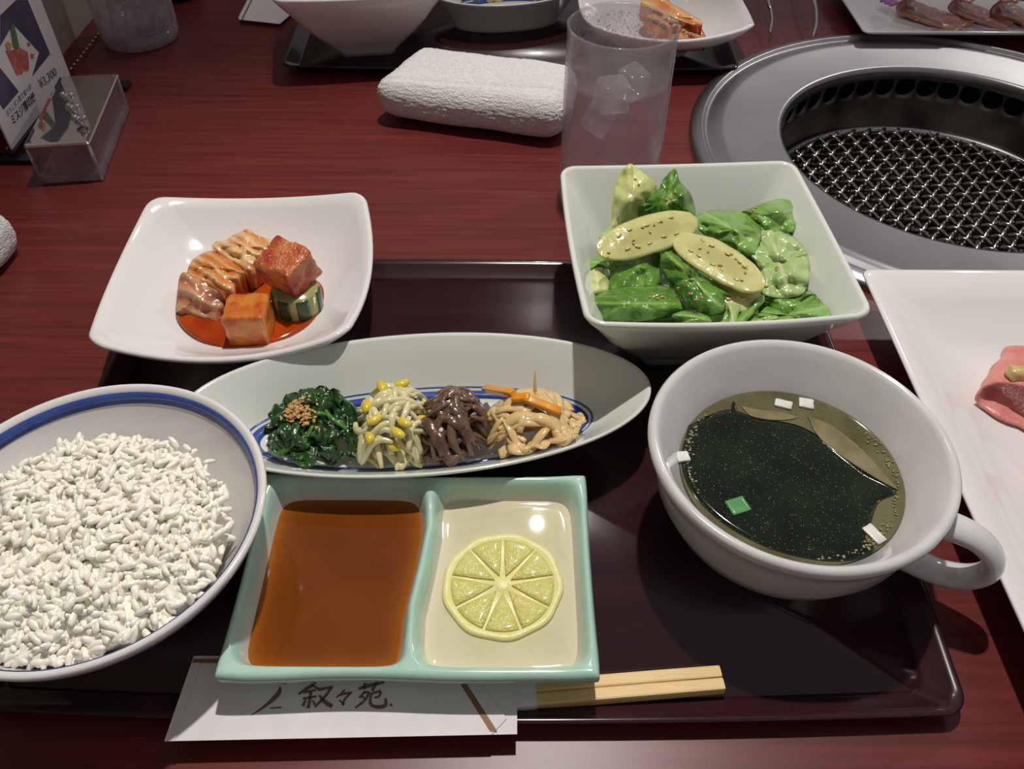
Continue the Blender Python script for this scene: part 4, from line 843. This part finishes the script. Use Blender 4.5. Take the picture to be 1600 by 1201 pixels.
# ================================================================== TOWELS
def towel_vf(c, h, rz, seed, seg=64):
    V, F = box((0, 0, 0), h, min(h[2] * 0.85, h[1] * 0.6), None, 0, 1, seg)
    for i, v in enumerate(V):
        n1 = mnoise.noise(Vector((v[0] * 30 + seed, v[1] * 30, v[2] * 30))); n2 = mnoise.noise(Vector((v[0] * 520, v[1] * 520 + seed, v[2] * 520)))
        L = np.linalg.norm(v / np.array(h)) + 1e-6; V[i] = v * (1 + 0.05 * n1) + v / h / L * (0.0007 * n2 if v[2] > -h[2] * 0.8 else 0)
        V[i][2] += 0.0025 * math.exp(-((v[1] - h[1] * 0.25) / (h[1] * 0.5)) ** 2) * (v[2] / h[2]) - 0.0012 * math.exp(-(v[1] / h[1] + 0.55 - 0.2 * v[0] / h[0]) ** 2 / 0.004) * (v[2] > 0)
        V[i][0] += 0.0096 * (v[1] / h[1]) * min(1, max(0, -v[0] / h[0])) ** 2
    V[:, 2] -= V[:, 2].min()
    return V @ rotmat((0, 0, 1), rz).T + np.array([c[0], c[1], 0.0]), F
solo('rolled_towel', 'white terry hand towel folded beside the tall water glass', 'towel', towel_vf((-0.0250, 0.6690), (0.0755, 0.0395, 0.0175), math.radians(-14), 1.0), 'towel')
solo('rolled_towel', 'white terry towel end at the left edge of the table', 'towel', towel_vf((-0.3805, 0.456), (0.040, 0.025, 0.014), 0.0, 5.0, 30), 'towel')

# ================================================================== CONDIMENT BOX
br = math.radians(7.5); bc = np.array([-0.3449, 0.6145]); BH = 0.031
cbx = Thing('condiment_box', 'rectangular clear glass condiment box with a mirror-steel lid', 'box', (*bc, 0))
hx, hy = 0.0232, 0.0556
Lq = lambda ix, z, r_: sqloop(bc, br, hx - ix, hy - ix, r_, z, ks=6)
cbx.part('glass_body', loft([Lq(0.0012, 0, 0.002), Lq(0, 0.001, 0.003), Lq(0, BH, 0.003), Lq(0.0030, BH, 0.002), Lq(0.0034, 0.0075, 0.002), Lq(0.006, 0.006, 0.002)], True, True), 'glass_box', smooth=False)
for sx_, sy_ in ((-1, -1), (1, -1), (1, 1), (-1, 1)):
    cr_, sr_ = math.cos(br), math.sin(br); ex, ey = sx_ * (hx - 0.0014), sy_ * (hy - 0.0014); p_ = np.array([bc[0] + cr_ * ex - sr_ * ey, bc[1] + sr_ * ex + cr_ * ey])
    cbx.part('glass_corner', tube([(*p_, 0.001), (*p_, 0.015), (*p_, BH - 0.0005)], 0.0014, 8), 'glass_edge')
cbx.part('glass_base', loft([Lq(0.0010, 0.0006, 0.003), Lq(0.0006, 0.002, 0.003), Lq(0.0008, 0.0058, 0.003), Lq(0.0036, 0.0066, 0.002)], True, True), 'glass_edge', smooth=False)
cbx.part('lid', loft([Lq(0.0030, BH + 0.0002, 0.003), Lq(-0.0005, BH + 0.0002, 0.003), Lq(-0.0008, BH + 0.0012, 0.003), Lq(0.0003, BH + 0.0022, 0.003), Lq(0.003, BH + 0.0024, 0.003)], True, True), 'lid', smooth=False)
kn = []
for (kx, ky) in ((105, 151), (114, 169), (124, 187)):
    q = P(kx, ky, BH + 0.0065)
    for dx, dy, dz, r_ in ((0, 0, 0, .0034), (0.0033, 0.001, 0.001, .0025), (-0.0032, 0.0012, 0.0012, .0025), (0.0005, -0.0026, 0.0022, .0022), (0, 0.001, -0.004, .0022)):
        kn.append(ball(q + (dx, dy, dz), r_, 14, 8))
cbx.part('beaded_handle', join(*kn), 'chrome')

# ================================================================== MENU CARD
cx_ = -0.3945
n0, f0 = PX(20, 235, cx_), PX(108, 112, cx_); yb0, yb1, zb_ = n0[1], f0[1], 0.008
mcard = Thing('menu_card', 'white menu card with a photo of sliced beef, standing by the wall', 'menu card', (cx_, (yb0 + yb1) / 2, 0))
CARD = mcard.part('card', box((cx_ - 0.0008, (yb0 + yb1) / 2, zb_ + 0.10), (0.0008, (yb1 - yb0) / 2, 0.10), 0.0003), 'card', smooth=False)
mcard.part('foot', box((cx_ + 0.022, yb1 - 0.006, 0.0022), (0.030, 0.007, 0.0022), 0.0008), 'black', smooth=False)
mcard.part('foot', box((cx_ - 0.004, yb0 - 0.003, 0.0022), (0.024, 0.006, 0.0022), 0.0008), 'black', smooth=False)
mcard.part('slot_rail', box((cx_, (yb0 + yb1) / 2, 0.0050), (0.003, (yb1 - yb0) / 2 + 0.004, 0.0036), 0.0008), 'black', smooth=False)
def cpoly(name, pts, m, up):
    p3 = [PX(x, y, cx_) for x, y in pts]
    for q in p3: q[0] += up
    nn = np.cross(p3[1] - p3[0], p3[2] - p3[0])
    if True: mcard.part(name, poly_on(p3, (1, 0, 0), 0.00015), m, parent=CARD, smooth=False)
cpoly('printed_panel', [(0, 24), (25, 0), (43, 0), (78, 84), (50, 119), (61, 82), (20, 37), (0, 72)], 'pr_navy', 0.0001)
cpoly('printed_panel', [(-14, 90), (0, 106), (29, 143), (5, 171), (-14, 140)], 'pr_navy', 0.0001)
cpoly('printed_picture', [(8, 79), (20, 78), (30, 74), (43, 82), (45, 108), (41, 111), (36, 110), (34, 116), (29, 115), (27, 118), (24, 114)], 'pr_red', 0.0003)
cpoly('printed_picture', [(15, 42), (21, 38), (29, 72), (26, 77), (20, 74)], 'pr_green', 0.0005)
cpoly('printed_picture', [(7, 68), (12, 65), (17, 69), (16, 76), (10, 77)], 'pr_yel', 0.0005)
cpoly('printed_picture', [(42, 66), (45, 67), (46, 72), (43, 72)], 'pr_red', 0.0005)
cpoly('printed_picture', [(47, 84), (52, 84), (52, 91), (47, 90)], 'pr_red', 0.0005)
def ctext(body, a_, b_, hgt, m, bold=0.0):
    cu = bpy.data.curves.new('lettering', 'FONT'); cu.body = body; cu.size = 1.0; cu.offset = bold; cu.resolution_u = 3
    to = bpy.data.objects.new('lettering', cu); COL.objects.link(to); bpy.context.view_layer.update()
    me = bpy.data.meshes.new_from_object(to.evaluated_get(bpy.context.evaluated_depsgraph_get())); bpy.data.objects.remove(to)
    V = np.array([v.co[:] for v in me.vertices])
    if not len(V): return
    F = [tuple(p.vertices) for p in me.polygons]; w_ = V[:, 0].max() - V[:, 0].min(); h_ = V[:, 1].max() - V[:, 1].min()
    A, B = PX(*a_, cx_), PX(*b_, cx_); L = np.linalg.norm(B - A); u = (B - A) / L; vv = np.cross((1, 0, 0), u)
    W3 = np.array([A + u * (v[0] - V[:, 0].min()) / w_ * L + vv * (v[1] - V[:, 1].min()) / h_ * hgt + (0.0003, 0, 0) for v in V])
    mcard.part('printed_text', (W3, F), m, parent=CARD, smooth=False)
ctext('おろしポン酢で食べる!', (12, 182), (50, 138), 0.0050, M['pr_dark'])
ctext('ミスジ薄切焼', (21, 196), (57, 156), 0.0078, M['pr_dark'], 0.012)
ctext('¥3,300', (64, 141), (90, 119), 0.0085, M['pr_grey'], 0.01)

# ================================================================== RIGHT-HAND PLATE AND FOLDED SLICES
def rect_plate(label, c, hx, hy, zr, zf, m='porc'):
    t = Thing('serving_plate', label, 'plate', (*c, zf))
    Lp = lambda ix, z, r_: sqloop(c, 0, hx - ix, hy - ix, r_, z, ks=6)
    t.part('body', loft([Lp(0.050, zf, 0.012), Lp(0.046, zf, 0.012), Lp(0.045, zf + 0.003, 0.012), Lp(0.020, zr - 0.012, 0.010), Lp(0.002, zr - 0.003, 0.007), Lp(0.0, zr - 0.0012, 0.006), Lp(0.0005, zr, 0.006), Lp(0.003, zr, 0.005), Lp(0.022, zr - 0.0085, 0.008), Lp(0.040, zf + 0.0065, 0.010), Lp(0.060, zf + 0.0055, 0.006)], True, True), m); return t
pz = 0.030; pl = P(1345, 420, pz); PLX, PLY = pl[0], pl[1]
rect_plate('large white rectangular plate at the right edge, beside the soup cup', (PLX + 0.12, PLY - 0.165), 0.12, 0.165, pz, 0.0)
def folded_slice(name, label, org, yaw, sc, m, min_, seed, group):
    """thin slice folded over on itself, the fold at the left, open towards the viewer"""
    prof = spline([(0.070, 0.000), (0.045, 0.0005), (0.018, 0.0010), (0.004, 0.002), (0.000, 0.007), (0.005, 0.0125), (0.020, 0.0185), (0.042, 0.024), (0.070, 0.028)], 34)
    K, D = 16, 0.042; out, inn = [], []
    tg_ = np.gradient(prof, axis=0); tg_ /= np.linalg.norm(tg_, axis=1)[:, None]; nr = np.c_[tg_[:, 1], -tg_[:, 0]]
    for k in range(K + 1):
        y = D * k / K
        for i, (x, z) in enumerate(prof):
            w_ = 0.0016 * mnoise.noise(Vector((x * 110 + seed, y * 110, i * 0.12))) + 0.0007 * mnoise.noise(Vector((x * 400 + seed, y * 400, 2.2)))
            sk = -0.10 * x + 0.006 * mnoise.noise(Vector((x * 60, seed, i * .05))) * (1 - k / K)
            b = np.array([x + w_, y + sk + (0.009 * min(1, max(0, (i - 15) / 6))) * (1 - k / K), max(z + w_, 0) + 0.1 * y * (i > 14)])
            nn = np.array([nr[i, 0], 0, nr[i, 1]]); out.append(b); inn.append(b - nn * 0.0014)
    n = len(prof); V = np.vstack([out, inn]) * sc; off = len(out); F = []
    for k in range(K):
        for i in range(n - 1):
            q = (k * n + i, k * n + i + 1, (k + 1) * n + i + 1, (k + 1) * n + i); F += [q, tuple(x + off for x in q[::-1])]
    e = [i for i in range(n)] + [k * n + n - 1 for k in range(1, K + 1)] + [K * n + i for i in range(n - 2, -1, -1)] + [k * n for k in range(K - 1, 0, -1)]
    F += [(e[(i + 1) % len(e)], e[i], e[i] + off, e[(i + 1) % len(e)] + off) for i in range(len(e))]
    V = V @ rotmat((0, 0, 1), yaw).T + np.asarray(org)
    return solo(name, label, 'meat', (V, F), m, group=group)
q = P(1521, 630, 0.0075); folded_slice('tongue_slice', 'pink folded tongue slice on the right-hand white plate', (q[0], q[1], 0.0078), math.radians(-40), 1.0, 'meat_pink', 'meat_in', 2.0, 'tongue slices on the right plate')
bpy.context.view_layer.update(); DG2 = bpy.context.evaluated_depsgraph_get(); ok_, gl, *_ = S.ray_cast(DG2, Vector((0, 0, CAMZ)), Vector(ray(1590, 588)).normalized())
V, F = box(np.array(gl) + (0, 0, 0.0022), (0.0062, 0.0042, 0.0035), 0.0022, rotmat((0, 0, 1), -0.3), 0.0016, 260); solo('garlic_piece', 'small golden garlic bit on the pink tongue slice', 'garlic', (V, F), 'garlic')
q = P(1606, 752, 0.0075); folded_slice('tongue_slice', 'tip of another pink slice at the very right edge of the plate', (q[0], q[1], 0.0078), math.radians(-40), 0.8, 'meat_pink', 'meat_in', 6.0, 'tongue slices on the right plate')
# far plate
fz = 0.018; q = P(1350, 50, fz); rect_plate('white rectangular plate with marinated beef beyond the grill', (q[0] + 0.15, q[1] + 0.085), 0.15, 0.085, fz, 0.0)
for lab, (x_, y_), yw, sc, sd in (('marinated beef slice nearest the purple petal on the far plate', (1400, 14), -44, 0.95, 11.0), ('middle marinated beef slice on the far plate', (1482, 12), -44, 0.85, 13.0), ('marinated beef slice at the right corner of the far plate', (1548, 18), -44, 0.95, 17.0)):
    q = P(x_, y_, 0.012); folded_slice('beef_slice', lab, (q[0], q[1], 0.0085), math.radians(yw), sc, 'meat_brown', 'meat_in', sd, 'beef slices on the far plate')
for k in range(3):
    q = P(1384 + 7 * k, 3 + 3 * k, 0.0125); V, F, ve = sheet(q - (0.006, 0, 0), q + (0.006, 0.004, 0.004), 0.007, bulge=0.002, seed=k, nu=8, nv=6, vein=False)
    solo('flower_petal', 'purple flower petal on the corner of the far beef plate', 'petal', (V, F), 'flower', group='purple petals')

# ================================================================== FAR SIDE
square_bowl('deep square white bowl at the top edge, on the far tray', np.array([-0.1405, 0.7980]), math.radians(9), 0.0738, 0.075, TZ, 0.026, 'porc')
for k, (lab, a_, b_, mm) in enumerate((('yellow-green salad leaf in the far square bowl', (-0.17, 0.775, 0.066), (-0.12, 0.790, 0.070), 'leaf_cream'), ('green salad leaf in the far square bowl', (-0.13, 0.775, 0.066), (-0.09, 0.800, 0.068), 'leaf_mid'), ('dark leaf deep in the far square bowl', (-0.18, 0.80, 0.055), (-0.10, 0.81, 0.055), 'leaf_dark'))):
    V, F, ve = sheet(a_, b_, 0.045, bulge=0.005, ruf=0.008, seed=40 + k, prof=sq_p); solo('salad_leaf', lab, 'salad leaf', (V, F), mm, attrs={'vein': ve})
# second oval dish: same shape as the near one
FO = np.array([-0.007, 0.8475])
fd = Thing('oval_dish', 'long oval white dish at the top edge, on the far tray', 'dish', (*FO, TZ))
fd.e.scale = (0.62, 1, 1)
for ch_ in list(od.e.children):
    c2 = ch_.copy(); COL.objects.link(c2); c2.parent = fd.e
for k in range(14):
    x = FO[0] - 0.042 + 0.0064 * k; kind = ('fern', 'daikon', 'sprout', 'spinach')[k // 4 % 4]
    p = spline([(x + random.gauss(0, .004), FO[1] + random.uniform(-.02, .012), 0.030 + 0.008 * random.random()) for _ in range(4)], 12)
    nm, lb = {'fern': ('fern_shoot', 'brown fern shoot on the far oval dish'), 'daikon': ('daikon_strip', 'orange daikon strip on the far oval dish'), 'sprout': ('bean_sprout', 'pale sprout on the far oval dish'), 'spinach': ('spinach_sprig', 'green spinach stem on the far oval dish')}[kind]
    solo(nm, lb, {'fern': 'fern shoot', 'daikon': 'daikon', 'sprout': 'bean sprout', 'spinach': 'spinach'}[kind], tube(p, 0.0035, 7, 0.7), kind, group=kind + ' on the far oval dish')
FK = np.array([0.1375, 0.7985])
corner_dish('white square dish with kimchi behind the tall water glass', FK, math.radians(2), 0.0690, 0.0085, 0.0415, 0.0505, TZ, 'porc')
K3 = lambda pts: cpx(pts, (960, 0), 7.27)
cabbage('orange kimchi cabbage slice on the far dish, behind the glass', K3([(340, 200), (440, 120), (300, 40), (380, -60), (600, -60), (640, 30), (760, 100), (900, 180), (1000, 250), (960, 310), (820, 250), (740, 300), (640, 330), (560, 340), (480, 360), (420, 280)]), lambda x, y: 0.046 - 0.0001 * (y - 20), 0.014, 'cab_red', 31, 4, 0.0016, 'kimchi on the far dish')
cabbage('brownish kimchi slice at the front of the far dish', K3([(360, 400), (420, 300), (560, 340), (740, 290), (840, 240), (980, 310), (1045, 470), (900, 490), (700, 510), (520, 520), (380, 480)]), lambda x, y: 0.036 - 0.0003 * (y - 50), 0.007, 'cab_brown', 33, 4, 0.0012, 'kimchi on the far dish')
# sleeve of the far diner
fs = Thing('chopstick_sleeve', 'white folded paper sleeve at the top edge, left of the far bowl', 'paper sleeve', P(410, 20, 0))
tri = [(373, 31), (437, 38), (470, 10), (410, -40), (392, -6)]
fs.part('sheet', poly_on([P(x, y, 0.003) for x, y in tri], (0, 0, 1), 0.0006), 'paper', smooth=False)
fs.part('stripe', poly_on([P(x, y, 0.0037) for x, y in ((377, 30), (379.5, 30.5), (397, -5), (395, -6))], (0, 0, 1), 0.0001), 'ink', smooth=False)
fs.part('under_layer', poly_on([P(x, y, 0.0004) for x, y in tri], (0, 0, 1), 0.0024), 'paper', smooth=False)
# tongs
tn = Thing('grill_tongs', 'steel grill tongs with two thin prongs lying near the far beef plate', 'tongs', P(1235, 0, 0))
for pts in (((1203, 51, .010), (1206, 34, .013), (1204, 15, .017), (1200, 0, .020), (1196, -60, .024), (1205, -170, .026)), ((1270, 57, .010), (1275, 40, .013), (1275, 20, .017), (1272, 0, .020), (1262, -60, .024), (1235, -170, .026))):
    p = spline([P(*q) for q in pts], 30); tn.part('prong', tube(p, 0.0019 * np.linspace(0.7, 1.2, 30), 8), 'chrome')
p = P(1220, -172, 0.0262); tn.part('spring_end', box(p, (0.014, 0.006, 0.010), 0.003), 'chrome')
p = P(284, -6, 0)[:2]
sp = Thing('black_sauce_pot', 'small black round pot at the top edge beside the ribbed tumbler', 'pot', (*p, 0))
sp.part('body', lathe(p, [(0.014, 0), (0.0185, 0.002), (0.021, 0.016), (0.020, 0.024), (0.0185, 0.024), (0.0185, 0.016), (0.01, 0.006)], 40), 'black')
